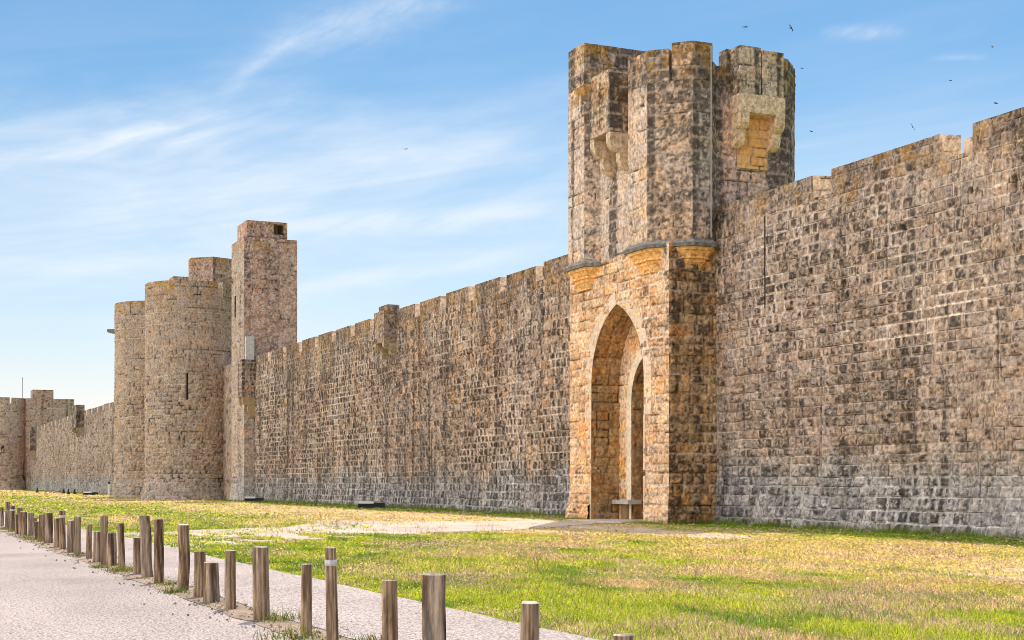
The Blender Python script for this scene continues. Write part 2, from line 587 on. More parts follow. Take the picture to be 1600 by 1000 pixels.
def corbel(mb, base, out, along, width, stages, col):
    """rounded bracket: stages = [(z_top, z_bottom, depth_top, depth_bottom)] measured from the wall face"""
    o = V3(*out, 0); a = V3(*along, 0); b = V3(*base)
    prof = []
    for zt, zb, dt, db in stages:
        h = zt - zb
        prof.append((dt, zt)); prof.append((dt, zt - 0.45 * h))
        for k in range(1, 6):
            t = k / 5 * math.pi / 2
            prof.append((db + (dt - db) * math.cos(t), zt - 0.45 * h - 0.55 * h * math.sin(t)))
    zt = stages[0][0]; zb = stages[-1][1]
    prof = [(-0.2, zt)] + prof + [(-0.2, zb)]
    L = [b + o * d + V3(0, 0, z) - a * width / 2 for d, z in prof]
    R = [b + o * d + V3(0, 0, z) + a * width / 2 for d, z in prof]
    mb.poly(L, col); mb.poly(R[::-1], col)
    for i in range(len(prof)):
        j = (i + 1) % len(prof)
        mb.poly([L[j], L[i], R[i], R[j]], col * (0.92 + 0.16 * random.random()))


# ------------------------------------------------------------------ the ramparts
random.seed(4)
WY = 27.1
ZW = 10.35            # floor of the gaps between merlons
ZM = 11.05            # top of the merlons
batter = lambda z: 0.16 * np.clip((1.5 - z) / 1.5, 0, 1) ** 1.5
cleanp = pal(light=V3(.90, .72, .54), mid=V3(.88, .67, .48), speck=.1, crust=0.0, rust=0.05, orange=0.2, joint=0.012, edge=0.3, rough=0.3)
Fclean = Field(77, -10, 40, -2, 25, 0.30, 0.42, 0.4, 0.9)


def rampart(name, label, x0, x1, seed, P, res, resv, merlons, mres, thick=2.6, lmn=.26, lmx=.66):
    t = empty(name, ((x0 + x1) / 2, WY, 0), label, 'wall')
    F = Field(seed, x0, x1, -0.4, 12, 0.27, 0.39, lmn, lmx)
    mb = MB()
    stone_prism(mb, [(x0, WY), (x1, WY), (x1, WY + thick), (x0, WY + thick)], -0.4, ZW, F, P, res, batter, edges=(0,), u0={0: x0}, cap=False, fade=0.01, resv=resv)
    mb.box(x0, x1, WY + 0.46, WY + thick, -0.4, ZW - 0.02, P['mid'])
    # wall-walk ledge closing the space behind the facing stones
    mb.poly([(x0, WY, ZW - .03), (x1, WY, ZW - .03), (x1, WY + .5, ZW - .03), (x0, WY + .5, ZW - .03)], P['mid'])
    for xx in (x0, x1):
        mb.poly([(xx, WY, -.4), (xx, WY + .5, -.4), (xx, WY + .5, ZW), (xx, WY, ZW)], P['mid'])
    mb.build('wall_face', M_STONE, t, smooth=True)
    for i, (a, b) in enumerate(merlons):
        mm = MB()
        top = ZM + random.uniform(-0.04, 0.04)
        pts = [(a, WY), (b, WY), (b + .16, WY + 0.62), (a - .16, WY + 0.62)]
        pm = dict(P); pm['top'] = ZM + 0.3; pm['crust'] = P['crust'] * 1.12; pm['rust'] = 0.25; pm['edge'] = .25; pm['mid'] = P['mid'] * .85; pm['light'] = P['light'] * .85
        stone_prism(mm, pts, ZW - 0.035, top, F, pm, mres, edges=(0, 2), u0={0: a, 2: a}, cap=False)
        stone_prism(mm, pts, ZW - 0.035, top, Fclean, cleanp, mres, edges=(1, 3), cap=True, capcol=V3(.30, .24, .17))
        mm.build('merlon', M_STONE if i % 9 else M_STONE, t, smooth=False)
    return t


# right-hand stretch, from the gate tower towards and past the camera
random.seed(5)
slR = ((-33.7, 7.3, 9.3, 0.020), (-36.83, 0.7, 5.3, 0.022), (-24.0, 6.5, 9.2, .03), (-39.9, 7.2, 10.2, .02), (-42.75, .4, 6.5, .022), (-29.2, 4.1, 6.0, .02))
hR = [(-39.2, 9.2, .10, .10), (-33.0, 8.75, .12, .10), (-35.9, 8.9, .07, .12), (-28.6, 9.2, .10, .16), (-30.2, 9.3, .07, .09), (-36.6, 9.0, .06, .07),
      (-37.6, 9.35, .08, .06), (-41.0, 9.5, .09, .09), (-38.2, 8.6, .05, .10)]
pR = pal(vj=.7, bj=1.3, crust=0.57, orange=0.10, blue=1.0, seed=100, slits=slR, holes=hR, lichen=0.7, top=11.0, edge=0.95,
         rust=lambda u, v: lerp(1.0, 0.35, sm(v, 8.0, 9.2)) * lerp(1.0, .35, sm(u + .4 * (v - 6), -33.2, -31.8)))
wallR = rampart('rampart_wall', 'tall weathered stone rampart right of the arched gate tower, running out of the picture on the right',
                -42.9, -14.0, 31, pR, 0.027, 0.028,
                [(-42.9, -37.26), (-36.34, -31.45), (-30.15, -25.6), (-24.75, -20.9), (-20.0, -16.2)], 0.035)

# inner stair parapet glimpsed through the second gap
st = MB(); stone_prism(st, [(-31.9, 28.35), (-29.3, 28.35), (-29.3, 29.0), (-31.9, 29.0)], ZW - .1, 11.15, Fclean, cleanp, .06)
st.build('inner_parapet', M_CLEAN, wallR)

# long stretch between the gate tower and the square tower
rg = random.Random(9)
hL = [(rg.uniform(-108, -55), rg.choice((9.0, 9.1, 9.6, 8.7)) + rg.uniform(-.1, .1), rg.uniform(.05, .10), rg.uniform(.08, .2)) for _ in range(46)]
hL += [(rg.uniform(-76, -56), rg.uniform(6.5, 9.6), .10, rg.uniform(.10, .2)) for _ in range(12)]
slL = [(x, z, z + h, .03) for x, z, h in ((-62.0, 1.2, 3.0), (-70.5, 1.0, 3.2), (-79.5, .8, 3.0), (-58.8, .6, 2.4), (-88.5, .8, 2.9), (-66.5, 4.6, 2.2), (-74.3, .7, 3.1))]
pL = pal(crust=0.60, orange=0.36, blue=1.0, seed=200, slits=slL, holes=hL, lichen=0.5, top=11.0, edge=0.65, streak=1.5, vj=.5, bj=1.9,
         rust=lambda u, v: lerp(1.0, 0.3, sm(v, 7.6, 9.2)))
gaps = [-57.3, -61.3, -65.1, -68.9, -72.65, -76.4, -80.25, -83.95, -87.8, -91.64, -95.45, -99.55, -103.8]
ml = []
e = -50.5
for g in gaps:
    ml.append((g + 0.4, e)); e = g - 0.4
ml.append((-108.2, e))
wallL = rampart('rampart_wall', 'long weathered stone rampart between the arched gate tower and the square tower',
                -112.0, -50.5, 32, pL, 0.045, 0.038, ml, 0.07, lmn=.28, lmx=.60)

# far stretch beyond the twin round towers
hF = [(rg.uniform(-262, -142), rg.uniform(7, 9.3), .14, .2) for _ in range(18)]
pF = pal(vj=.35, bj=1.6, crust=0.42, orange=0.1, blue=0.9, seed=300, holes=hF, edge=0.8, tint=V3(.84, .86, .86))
mf = []
x = -140.5
while x > -266:
    mf.append((x - 4.15, x)); x -= 4.95
wallF = rampart('rampart_wall', 'distant stone rampart between the twin round towers and the far corner tower',
                -272.0, -137.5, 33, pF, 0.22, 0.09, mf, 0.3)
# wall hidden between square tower and round tower, and behind the gatehouse
pass


def bretech(parent, x0, x1, yf, z0, z1, zc, P=None, res=.07, side='y', yw=WY):
    """box machicolation projecting towards -y on two brackets"""
    P = P or pal(crust=.62, rust=.1, orange=.3, lichen=.6, top=z1 + .2, seed=7, joint=.014)
    mb = MB()
    F = Field(int(abs(x0) * 10), -2, 12, z0 - 1, z1 + 1, .3, .45, .4, .9)
    stone_prism(mb, [(x0, yf), (x1, yf), (x1, yw + .1), (x0, yw + .1)], z0, z1, F, P, res)
    o = mb.build('machicolation', M_STONE, parent)
    for xc in (x0 + .17, x1 - .17):
        cb = MB()
        d = yw - yf
        h = (z0 - zc) / 2
        corbel(cb, (xc, yw, 0), (0, -1), (1, 0), .30, [(z0, z0 - h, d, d * .55), (z0 - h, zc, d * .5, 0.02)], V3(.42, .33, .22))
        q = cb.build('corbel', M_STONE, o)
    return o


def reparent_fix():
    pass


# ------------------------------------------------------------------ gate tower
gt = empty('gate_tower', (-46.7, 25.2, 0), 'tall honey-coloured gate tower with a pointed archway and corbelled corner turrets', 'tower')
FG = Field(51, -2, 40, -.4, 19, 0.30, 0.42, 0.32, 0.75)
FU = Field(52, -2, 60, -.4, 19, 0.34, 0.50, 0.45, 1.05)
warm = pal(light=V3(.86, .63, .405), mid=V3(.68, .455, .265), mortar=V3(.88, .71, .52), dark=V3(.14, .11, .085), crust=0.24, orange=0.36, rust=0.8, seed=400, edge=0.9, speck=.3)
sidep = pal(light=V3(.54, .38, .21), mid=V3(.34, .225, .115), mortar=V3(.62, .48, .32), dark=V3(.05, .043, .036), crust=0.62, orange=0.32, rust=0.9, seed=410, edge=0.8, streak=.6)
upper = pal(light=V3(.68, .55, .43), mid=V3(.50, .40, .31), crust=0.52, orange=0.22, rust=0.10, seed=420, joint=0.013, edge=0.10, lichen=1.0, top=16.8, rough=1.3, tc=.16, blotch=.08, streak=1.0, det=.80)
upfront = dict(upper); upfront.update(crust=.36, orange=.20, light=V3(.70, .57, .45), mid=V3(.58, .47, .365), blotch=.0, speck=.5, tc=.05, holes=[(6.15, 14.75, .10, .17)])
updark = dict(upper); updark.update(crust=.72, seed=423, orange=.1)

ZC = 9.72
AX = -46.6; AHW = 2.0; ASP = 5.15; ARC = 3.0


def arch_in(x, z, cx, hw, spring, r):
    """inside of a pointed opening"""
    c = r - hw
    up = (np.hypot(x - (cx + c), z - spring) < r) & (np.hypot(x - (cx - c), z - spring) < r)
    return (np.abs(x - cx) < hw) & ((z < spring) | up)


def arch_path(cx, hw, spring, r, n=18, z0=-0.3):
    """left jamb up, over the point, right jamb down: list of (x, z, nx, nz) with outward normal"""
    c = r - hw
    pts = []
    for z in np.linspace(z0, spring, 26)[:-1]:
        pts.append((cx - hw, z, -1, 0))
    amax = math.acos(c / r)
    for k in range(n + 1):
        a = amax * k / n
        pts.append((cx + c - r * math.cos(a), spring + r * math.sin(a), -math.cos(a), math.sin(a)))
    rt = [(2 * cx - x, z, -nx, nz) for x, z, nx, nz in pts[::-1]]
    return pts + rt


lowpts = [(-50.5, 25.2), (-42.9, 25.2), (-42.9, 30.1), (-43.9, 31.1), (-49.5, 31.1), (-50.5, 30.1)]
mb = MB()
stone_prism(mb, lowpts, -.4, ZC, FG, warm, .045, batter, edges=(0,), u0={0: 0}, cap=False,
            hole={0: lambda s, z: arch_in(s - 50.5, z, AX, AHW + .05, ASP, ARC + .05)})
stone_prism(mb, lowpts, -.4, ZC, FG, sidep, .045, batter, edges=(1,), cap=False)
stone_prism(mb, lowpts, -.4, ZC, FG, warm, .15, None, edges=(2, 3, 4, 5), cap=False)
mb.build('wall', M_STONE, gt, smooth=True)

# archway: ring of smooth voussoirs running down as jambs, and the passage behind it
def ring(mbx, path, w_, y0, y1, colf, joints=0.5):
    s_acc = 0
    random.seed(3)
    prev = None; colr = colf()
    for i in range(len(path) - 1):
        x, z, nx, nz = path[i]; X, Z, NX, NZ = path[i + 1]
        dl = math.hypot(X - x, Z - z)
        s_acc += dl
        if s_acc > joints:
            s_acc = 0; colr = colf()
        wo = w_
        a = (x, y0, z); b = (X, y0, Z)
        c = (X + NX * wo, y0, Z + NZ * wo); d = (x + nx * wo, y0, z + nz * wo)
        if i == len(path) // 2 - 1:
            c = (X, y0, Z + wo * 1.1); d = (x, y0, z + wo * 1.1)
        mbx.poly([a, b, c, d], colr)
        mbx.poly([d, c, (c[0], y1, c[2]), (d[0], y1, d[2])], colr)
        if s_acc == 0 and dl > 0.02:
            pass


def reveal(mbx, path, y0, y1, F, p, res=.06):
    xs = np.array([q[0] for q in path]); zs = np.array([q[1] for q in path])
    nx = np.array([q[2] for q in path]); nz = np.array([q[3] for q in path])
    s = np.concatenate([[0], np.cumsum(np.hypot(np.diff(xs), np.diff(zs)))])
    n = int(s[-1] / res) + 2; m = max(2, int((y1 - y0) / res) + 1)
    ss = np.linspace(0, s[-1], n)
    X = np.interp(ss, s, xs)[:, None]; Z = np.interp(ss, s, zs)[:, None]
    NX = np.interp(ss, s, nx)[:, None]; NZ = np.interp(ss, s, nz)[:, None]
    Y = np.linspace(y0, y1, m)[None, :]
    X, Y2 = np.broadcast_arrays(X, Y); Z = np.broadcast_to(Z, X.shape)
    H, C = masonry(F, Y2 - 20, np.minimum(Z, ss[:, None] * 1.0 + 0 * Y2), p)
    ef = np.clip(np.minimum(Y2 - y0, y1 - Y2) / .05, 0, 1)
    H = H * ef
    P = np.stack([X - NX * H, Y2, Z - NZ * H], -1)
    mbx.grid(P, C, None)


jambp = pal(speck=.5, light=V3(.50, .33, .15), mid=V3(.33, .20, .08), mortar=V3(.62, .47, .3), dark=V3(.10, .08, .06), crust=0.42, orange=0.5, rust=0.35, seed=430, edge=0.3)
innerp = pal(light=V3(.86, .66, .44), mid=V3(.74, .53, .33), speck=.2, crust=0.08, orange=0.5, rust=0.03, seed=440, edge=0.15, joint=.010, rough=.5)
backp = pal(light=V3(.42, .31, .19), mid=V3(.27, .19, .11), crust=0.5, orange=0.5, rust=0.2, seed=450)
ar = MB()
vc = lambda: V3(.76, .61, .46) * random.uniform(.88, 1.05) * V3(1, random.uniform(.96, 1.03), random.uniform(.92, 1.08))
ap_ = arch_path(AX, AHW, ASP, ARC)
n0 = 19
ring(ar, ap_[n0:-n0], .52, 25.2 - .035, 25.5, vc, .38)
ring(ar, ap_[:n0 + 1], .13, 25.2 - .055, 25.5, lambda: vc() * V3(.97, .93, .88), .36)
ring(ar, ap_[-n0 - 1:], .13, 25.2 - .055, 25.5, lambda: vc() * V3(.97, .93, .88), .36)
a_arch = ar.build('arch', M_CLEAN, gt)
pj = MB()
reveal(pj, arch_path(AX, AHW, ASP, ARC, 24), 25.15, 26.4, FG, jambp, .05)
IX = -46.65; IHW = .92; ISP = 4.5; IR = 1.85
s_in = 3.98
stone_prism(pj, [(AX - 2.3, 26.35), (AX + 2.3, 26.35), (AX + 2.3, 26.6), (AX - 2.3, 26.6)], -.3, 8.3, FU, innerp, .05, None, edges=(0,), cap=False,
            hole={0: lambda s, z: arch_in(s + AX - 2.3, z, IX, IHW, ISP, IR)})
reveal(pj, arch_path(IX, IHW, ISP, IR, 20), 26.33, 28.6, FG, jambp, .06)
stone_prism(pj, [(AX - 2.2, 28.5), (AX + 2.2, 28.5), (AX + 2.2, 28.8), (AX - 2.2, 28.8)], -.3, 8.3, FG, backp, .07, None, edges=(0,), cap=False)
pj.build('passage', M_STONE, gt, smooth=True)
ia = MB()
ring(ia, arch_path(IX, IHW, ISP, IR, 14), .38, 26.31, 26.5, lambda: V3(.88, .73, .55) * random.uniform(.9, 1.05), .4)
ia.build('inner_arch', M_CLEAN, gt)
bn = MB()
bn.prism([(-48.55, 26.0), (-47.2, 25.95), (-47.15, 26.5), (-48.55, 26.5)], .62, .78, V3(.48, .44, .38))
bn.box(-48.2, -47.75, 26.2, 26.45, -.1, .62, V3(.30, .19, .10))
bn.build('stone_seat', M_CLEAN, gt)

# upper storey with the two corner turrets
uppts = [(-49.75, 24.75), (-48.4, 24.75), (-47.95, 25.2), (-45.45, 25.2), (-45.0, 24.75), (-43.65, 24.75), (-42.5, 25.9), (-42.5, 26.7),
         (-42.9, 27.1), (-42.9, 30.1), (-43.9, 31.1), (-49.5, 31.1), (-50.5, 30.1), (-50.5, 27.1), (-50.9, 26.7), (-50.9, 25.9)]
up = MB()
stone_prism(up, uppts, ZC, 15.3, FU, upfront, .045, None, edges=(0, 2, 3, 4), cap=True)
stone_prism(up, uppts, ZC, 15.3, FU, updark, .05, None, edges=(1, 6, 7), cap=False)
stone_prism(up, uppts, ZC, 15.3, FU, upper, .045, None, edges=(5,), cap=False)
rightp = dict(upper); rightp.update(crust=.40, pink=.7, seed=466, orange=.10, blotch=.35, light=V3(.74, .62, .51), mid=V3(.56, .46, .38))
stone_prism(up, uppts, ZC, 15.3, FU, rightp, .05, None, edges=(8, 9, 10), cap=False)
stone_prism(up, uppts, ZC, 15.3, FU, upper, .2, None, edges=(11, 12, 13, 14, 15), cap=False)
up.build('upper_wall', M_STONE, gt, smooth=True)


def band(poly_line, th, z0, z1, p, name='merlon', F=FU, seed=0):
    """a parapet block following an outer line (counter-clockwise side out), with real thickness"""
    n = len(poly_line)
    ins = []
    for i in range(n):
        a = Vector(poly_line[max(i - 1, 0)]); b = Vector(poly_line[i]); c = Vector(poly_line[min(i + 1, n - 1)])
        ds = [d.normalized() for d in ((b - a), (c - b)) if d.length > 1e-6]
        nn = Vector((0, 0))
        for d in ds:
            nn += Vector((-d.y, d.x))
        nn.normalize()
        k = th / max(nn.dot(Vector((-ds[0].y, ds[0].x))), .5)
        ins.append(tuple(b + nn * k))
    pts = list(poly_line) + ins[::-1]
    q = dict(p); q['seed'] = p['seed'] + seed
    m_ = MB()
    # outer faces carry the courses of the wall below: same running length
    stone_prism(m_, pts, z0, z1, F, q, .05, None, cap=True, capcol=V3(.24, .18, .11))
    return m_.build(name, M_STONE, gt)


up3 = dict(upper); up3.update(crust=.55, rough=1.5)
band([(-45.0, 24.75), (-43.65, 24.75), (-43.10, 25.30)], .5, 15.29, 16.42, up3)
band([(-43.02, 25.38), (-42.5, 25.9), (-42.5, 26.7)], .5, 15.29, 16.60, up3, seed=1)
band([(-42.5, 26.72), (-42.9, 27.12), (-42.9, 27.50)], .5, 15.29, 15.98, up3, seed=2)
band([(-42.9, 27.52), (-42.9, 28.56)], .5, 15.29, 16.62, up3, seed=3)
band([(-42.9, 28.64), (-42.9, 30.1), (-43.9, 31.1)], .5, 15.29, 16.58, up3, seed=4)
band([(-48.38, 25.2), (-45.02, 25.2)], .5, 15.29, 16.3, up3, seed=5)
band([(-44.0, 31.1), (-49.4, 31.1)], .5, 15.29, 16.5, up3, seed=6)
band([(-50.5, 30.0), (-50.5, 27.5)], .5, 15.29, 16.5, up3, seed=7)
# the high block over the left turret
hb = MB()
stone_prism(hb, [(-50.9, 25.9), (-49.75, 24.75), (-48.4, 24.75), (-47.95, 25.2), (-47.95, 27.0), (-50.9, 27.0)], 15.28, 16.45, FU, upfront, .05, cap=True)
topp = dict(upper); topp.update(crust=.50, top=18.2, lichen=1.0)
stone_prism(hb, [(-49.72, 24.74), (-48.4, 24.74), (-48.4, 27.7), (-49.72, 27.7)], 16.44, 18.02, FU, topp, .05, cap=True, capcol=V3(.24, .18, .11))
hb.build('turret_block', M_STONE, gt)

# weathered string courses under the turrets
oct_r = [(-45.45, 25.2), (-45.0, 24.75), (-43.65, 24.75), (-42.5, 25.9), (-42.5, 26.7), (-42.9, 27.1), (-45.45, 27.1)]
oct_l = [(-50.9, 26.7), (-50.9, 25.9), (-49.75, 24.75), (-48.4, 24.75), (-47.95, 25.2), (-47.95, 27.1), (-50.5, 27.1)]


def scaled(pts, c, k):
    return [(c[0] + (x - c[0]) * k, c[1] + (y - c[1]) * k) for x, y in pts]


for pts, c in ((oct_r, (-44.0, 26.0)), (oct_l, (-49.4, 26.0))):
    s_ = MB()
    s_.prism(scaled(pts, c, 1.10), ZC - .16, ZC - .04, np.array([.19, .18, .165, .6]))
    s_.prism(scaled(pts, c, 1.10), ZC - .038, ZC + .10, np.array([.30, .275, .24, .7]), scaled(pts, c, 1.0))
    s_.build('string_course', M_STONE, gt)
    o_ = MB()
    cc = np.array([.88, .50, .19, .12])
    for (k0, k1, z0, z1) in ((1.0, 1.02, ZC - .27, ZC - .165), (.86, .96, ZC - .46, ZC - .275), (.885, .885, ZC - .54, ZC - .465),
                             (.80, .81, ZC - .66, ZC - .545), (.70, .785, ZC - .86, ZC - .665), (.72, .72, ZC - .93, ZC - .865)):
        o_.prism(scaled(pts, c, k0), z0, z1, cc * random.uniform(.85, 1.05), scaled(pts, c, k1))
    o_.build('corbel', M_STONE, gt)

# box machicolations: one over the arch, one on the side facing the camera
mbx = MB()
bp_ = pal(det=.7, light=V3(.66, .52, .38), mid=V3(.42, .33, .23), crust=.60, rust=.15, orange=.4, lichen=.8, top=16.2, seed=480, joint=.014)
stone_prism(mbx, [(-47.05, 24.28), (-45.5, 24.28), (-45.5, 25.3), (-47.05, 25.3)], 14.0, 16.25, Field(61, -2, 12, 12, 18, .4, .6, .5, 1.1), dict(bp_, crust=.42, tc=.1), .05, edges=(0, 2, 3))
stone_prism(mbx, [(-47.05, 24.28), (-45.5, 24.28), (-45.5, 25.3), (-47.05, 25.3)], 14.0, 16.25, Field(61, -2, 12, 12, 18, .4, .6, .5, 1.1), dict(bp_, crust=.95, lichen=0), .05, edges=(1,), cap=False)
b1 = mbx.build('machicolation', M_STONE, gt)
for xc in (-46.9, -45.66):
    cb = MB()
    corbel(cb, (xc, 25.2, 0), (0, -1), (1, 0), .30, [(14.0, 13.35, .90, .55), (13.35, 12.7, .5, .02)], np.array([.60, .46, .33, .35]))
    cb.build('corbel', M_STONE, b1)
mbx = MB()
bp2 = dict(bp_); bp2.update(crust=.55, seed=490, light=V3(.72, .58, .43), mid=V3(.50, .40, .29), orange=.2, lichen=.1)
stone_prism(mbx, [(-42.95, 27.7), (-42.3, 27.7), (-42.3, 28.56), (-42.95, 28.56)], 14.5, 16.62, Field(63, -2, 12, 12, 18, .5, .7, .5, 1.1), bp2, .05)
stone_prism(mbx, [(-42.95, 28.62), (-42.3, 28.62), (-42.3, 29.5), (-42.95, 29.5)], 14.5, 16.55, Field(64, -2, 12, 12, 18, .5, .7, .5, 1.1), bp2, .05)
mbx.prism([(-42.95, 27.66), (-42.25, 27.66), (-42.25, 29.54), (-42.95, 29.54)], 14.32, 14.95, np.array([.76, .56, .39, .35]))
b2 = mbx.build('machicolation', M_STONE, gt)
for yc in (27.86, 29.34):
    cb = MB()
    corbel(cb, (-42.9, yc, 0), (1, 0), (0, 1), .34, [(14.32, 13.75, .68, .42), (13.75, 13.15, .40, .02)], np.array([.78, .56, .37, .2]))
    cb.build('corbel', M_STONE, b2)
pn = MB()
stone_prism(pn, [(-42.93, 27.95), (-42.85, 27.95), (-42.85, 29.2), (-42.93, 29.2)], 12.5, 14.32, Field(65, -2, 9, 12, 18, .3, .4, .4, .7),
            pal(light=V3(.90, .58, .28), mid=V3(.82, .47, .19), mortar=V3(.5, .34, .18), crust=.02, rust=.05, orange=.6, joint=.012), .04)
pn.build('blocked_window', M_CLEAN, gt)
lr = MB()
lr.box(-42.47, -42.44, 26.60, 26.63, 9.9, 16.5, V3(.50, .46, .40))
lr.build('lightning_conductor', M_PAINT, gt)
# passage ceiling and side core so that no light leaks into the tower
cr = MB()
cr.box(-50.2, -48.75, 25.7, 30.6, -.3, 9.6, V3(.3, .22, .14)); cr.box(-44.45, -43.3, 25.7, 30.6, -.3, 9.6, V3(.3, .22, .14))
cr.box(-48.74, -44.46, 28.9, 30.6, -.3, 9.6, V3(.3, .22, .14)); cr.box(-48.74, -44.46, 25.7, 28.89, 8.4, 9.6, V3(.3, .22, .14))
cr.build('core', M_STONE, gt)

# ------------------------------------------------------------------ bretèche on the long wall
bretech(wallL, -77.7, -76.0, 26.35, 9.25, 11.0, 8.5)
mm = MB(); stone_prism(mm, [(-79.0, WY - .02), (-77.5, WY - .02), (-77.5, WY + .7), (-79.0, WY + .7)], 11.0, 11.55, FU, pL, .08)
mm.build('merlon', M_STONE, wallL)
for a, b, z0, z1, zc in ((-206.5, -202.0, 8.8, 11.9, 7.6), (-263.5, -261.5, 6.8, 11.0, 5.4)):
    bretech(wallF, a, b, 26.1, z0, z1, zc, pal(crust=.8, rust=.1, seed=9, mid=V3(.2, .17, .13)), .2)

# ------------------------------------------------------------------ square tower
sq = empty('square_tower', (-110.2, 28.4, 0), 'slender square tower with a small cap, rising behind the left end of the long rampart', 'tower')
sp_ = pal(light=V3(.62, .50, .42), mid=V3(.46, .36, .30), crust=.36, rust=.12, orange=.12, pink=.9, blotch=.6, speck=.5, det=.8, lichen=.8, top=20.2, seed=500, edge=.2, joint=.014, rough=1.5, streak=.6)
sf_ = dict(sp_); sf_.update(crust=.35, seed=505, pink=0, blotch=.2, blue=.8, light=V3(.56, .47, .38), mid=V3(.42, .35, .28))
FS = Field(71, -2, 20, -.4, 23, .3, .42, .35, .85)
m_ = MB()
sqp = [(-112.3, 26.3), (-108.2, 26.3), (-108.2, 30.45), (-112.3, 30.45)]
stone_prism(m_, sqp, -.4, 20.1, FS, sf_, .10, batter, edges=(0,), cap=False)
stone_prism(m_, sqp, 11.0, 20.1, FS, sp_, .08, None, edges=(1, 2, 3), cap=True, capcol=V3(.3, .2, .1))
stone_prism(m_, sqp, -.4, 11.0, FS, sf_, .08, batter, edges=(1, 2, 3), cap=False)
m_.build('wall', M_STONE, sq)
m_ = MB()
cp = dict(sp_); cp.update(top=21.9, crust=.5)
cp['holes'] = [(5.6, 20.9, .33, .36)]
stone_prism(m_, [(-111.6, 26.6), (-108.5, 26.6), (-108.5, 29.75), (-111.6, 29.75)], 20.08, 21.45, FS, cp, .08, cap=True, capcol=V3(.3, .2, .1))
cap = m_.build('cap', M_STONE, sq)
m_ = MB()
m_.box(-108.72, -108.58, 28.33, 29.0, 20.55, 21.25, V3(.10, .035, .03))
m_.build('shutter', M_PAINT, cap)
m_ = MB()
corbel(m_, (-112.0, 26.3, 17.4), (0, -1), (1, 0), .18, [(.0, -.35, 1.1, .3)], V3(.30, .25, .19))
m_.build('gargoyle', M_STONE, sq)
m_ = MB(); m_.box(-111.2, -110.75, 26.27, 26.6, 14.3, 15.9, V3(.03, .028, .025)); m_.build('window', M_STONE, sq)
# bretèche at the foot of the tower
m_ = MB()
stone_prism(m_, [(-109.3, 26.05), (-107.85, 26.05), (-107.85, 27.2), (-109.3, 27.2)], 7.9, 10.75, FS, pal(crust=.40, rust=.1, orange=.4, seed=515), .07)
bq = m_.build('machicolation', M_STONE, sq)
m_ = MB(); m_.box(-109.2, -107.83, 26.35, 27.0, 10.74, 12.5, V3(.62, .58, .54)); m_.build('pale_slab', M_CLEAN, bq)
for xc in (-109.1, -108.05):
    m_ = MB(); corbel(m_, (xc, 27.1, 0), (0, -1), (1, 0), .35, [(7.9, 7.25, 1.0, .6), (7.25, 6.4, .58, .02)], V3(.44, .31, .18)); m_.build('corbel', M_CLEAN, bq)

# ------------------------------------------------------------------ twin round towers and the gatehouse between
rp = pal(light=V3(.50, .405, .31), mid=V3(.385, .31, .235), mortar=V3(.6, .48, .35), dark=V3(.10, .085, .07), crust=.38, orange=.12, rust=.7, lichen=1.0, top=17.9, seed=600, blue=.4, edge=.4, speck=.35, vj=.8, det=.6,
         rough=1.0, streak=.35)


def round_tower(name, label, cx, cy, R, ztop, zpar, seed, cuts, group=None, P=rp, res=.085):
    t = empty(name, (cx, cy, 0), label, 'tower', group)
    P = dict(P); P['seed'] = seed; P['top'] = ztop
    F = Field(seed, -2, 2 * math.pi * R + 4, -.4, 20, .30, .42, .32, .8)
    m = MB()
    bt = lambda z: .3 * np.clip((2.2 - z) / 2.2, 0, 1) ** 1.6
    P['rust'] = lambda u, v: lerp(.9, .15, sm(v, 9.0, 11.0))
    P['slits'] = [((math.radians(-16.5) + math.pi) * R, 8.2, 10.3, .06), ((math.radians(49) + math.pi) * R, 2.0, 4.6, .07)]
    stone_ring(m, cx, cy, R, -math.pi, math.pi, -.4, zpar, F, P, res, bt)
    # two slim roll mouldings near the top
    ra = [(cx + (R + .03) * math.cos(t_), cy + (R + .03) * math.sin(t_)) for t_ in np.linspace(0, 2 * math.pi, 49)[:-1]]
    m.prism(ra, zpar - 2.3, zpar - 2.2, P['light'] * 1.1); m.prism(ra, zpar - 1.35, zpar - 1.26, P['light'] * 1.1)
    m.poly([(x, y, zpar) for x, y in scaled(ra, (cx, cy), .97)], P['mid'])
    m.prism(scaled(ra, (cx, cy), .82), -.3, zpar - .1, P['mid'])
    m.build('wall', M_STONE, t, smooth=True)
    for a0, a1 in cuts:
        b = MB()
        arc_block(b, cx, cy, R, .6, math.radians(a0), math.radians(a1), zpar - .01, ztop + random.uniform(-.05, .05), F, P, res)
        b.build('merlon', M_STONE, t)
    return t


rt1 = round_tower('round_tower', 'nearer and broader of the twin round gate towers, left of the square tower', -121.4, 25.0, 3.75, 17.9, 16.6, 601,
                  [(-179, -3.8), (-3.2, 23.5), (31.5, 178)], 'twin round towers of the far gate')
rt2 = round_tower('round_tower', 'narrower-looking round gate tower half hidden behind the broad one', -135.8, 24.8, 3.8, 17.9, 16.7, 602,
                  [(-179, -48.4), (-47.4, 40), (48, 178)], 'twin round towers of the far gate')
m_ = MB()
corbel(m_, (-138.2, 21.9, 15.3), (-.64, -.77), (.77, -.64), .35, [(.5, .05, 1.35, .4)], V3(.22, .19, .15))
m_.build('gargoyle', M_STONE, rt2)
gh = empty('gatehouse', (-128.6, 29.0, 0), 'stone gatehouse block behind the twin round towers with a low stair turret on its roof', 'building')
m_ = MB()
gp = dict(rp); gp.update(seed=620, crust=.4, blue=0)
stone_prism(m_, [(-137.5, 27.0), (-112.2, 27.0), (-112.2, 32.0), (-137.5, 32.0)], -.3, 11.0, FS, gp, .25)
stone_prism(m_, [(-132.2, 24.2), (-125.0, 24.2), (-122.4, 32.5), (-134.5, 32.5)], 11.0, 18.0, FS, gp, .2)
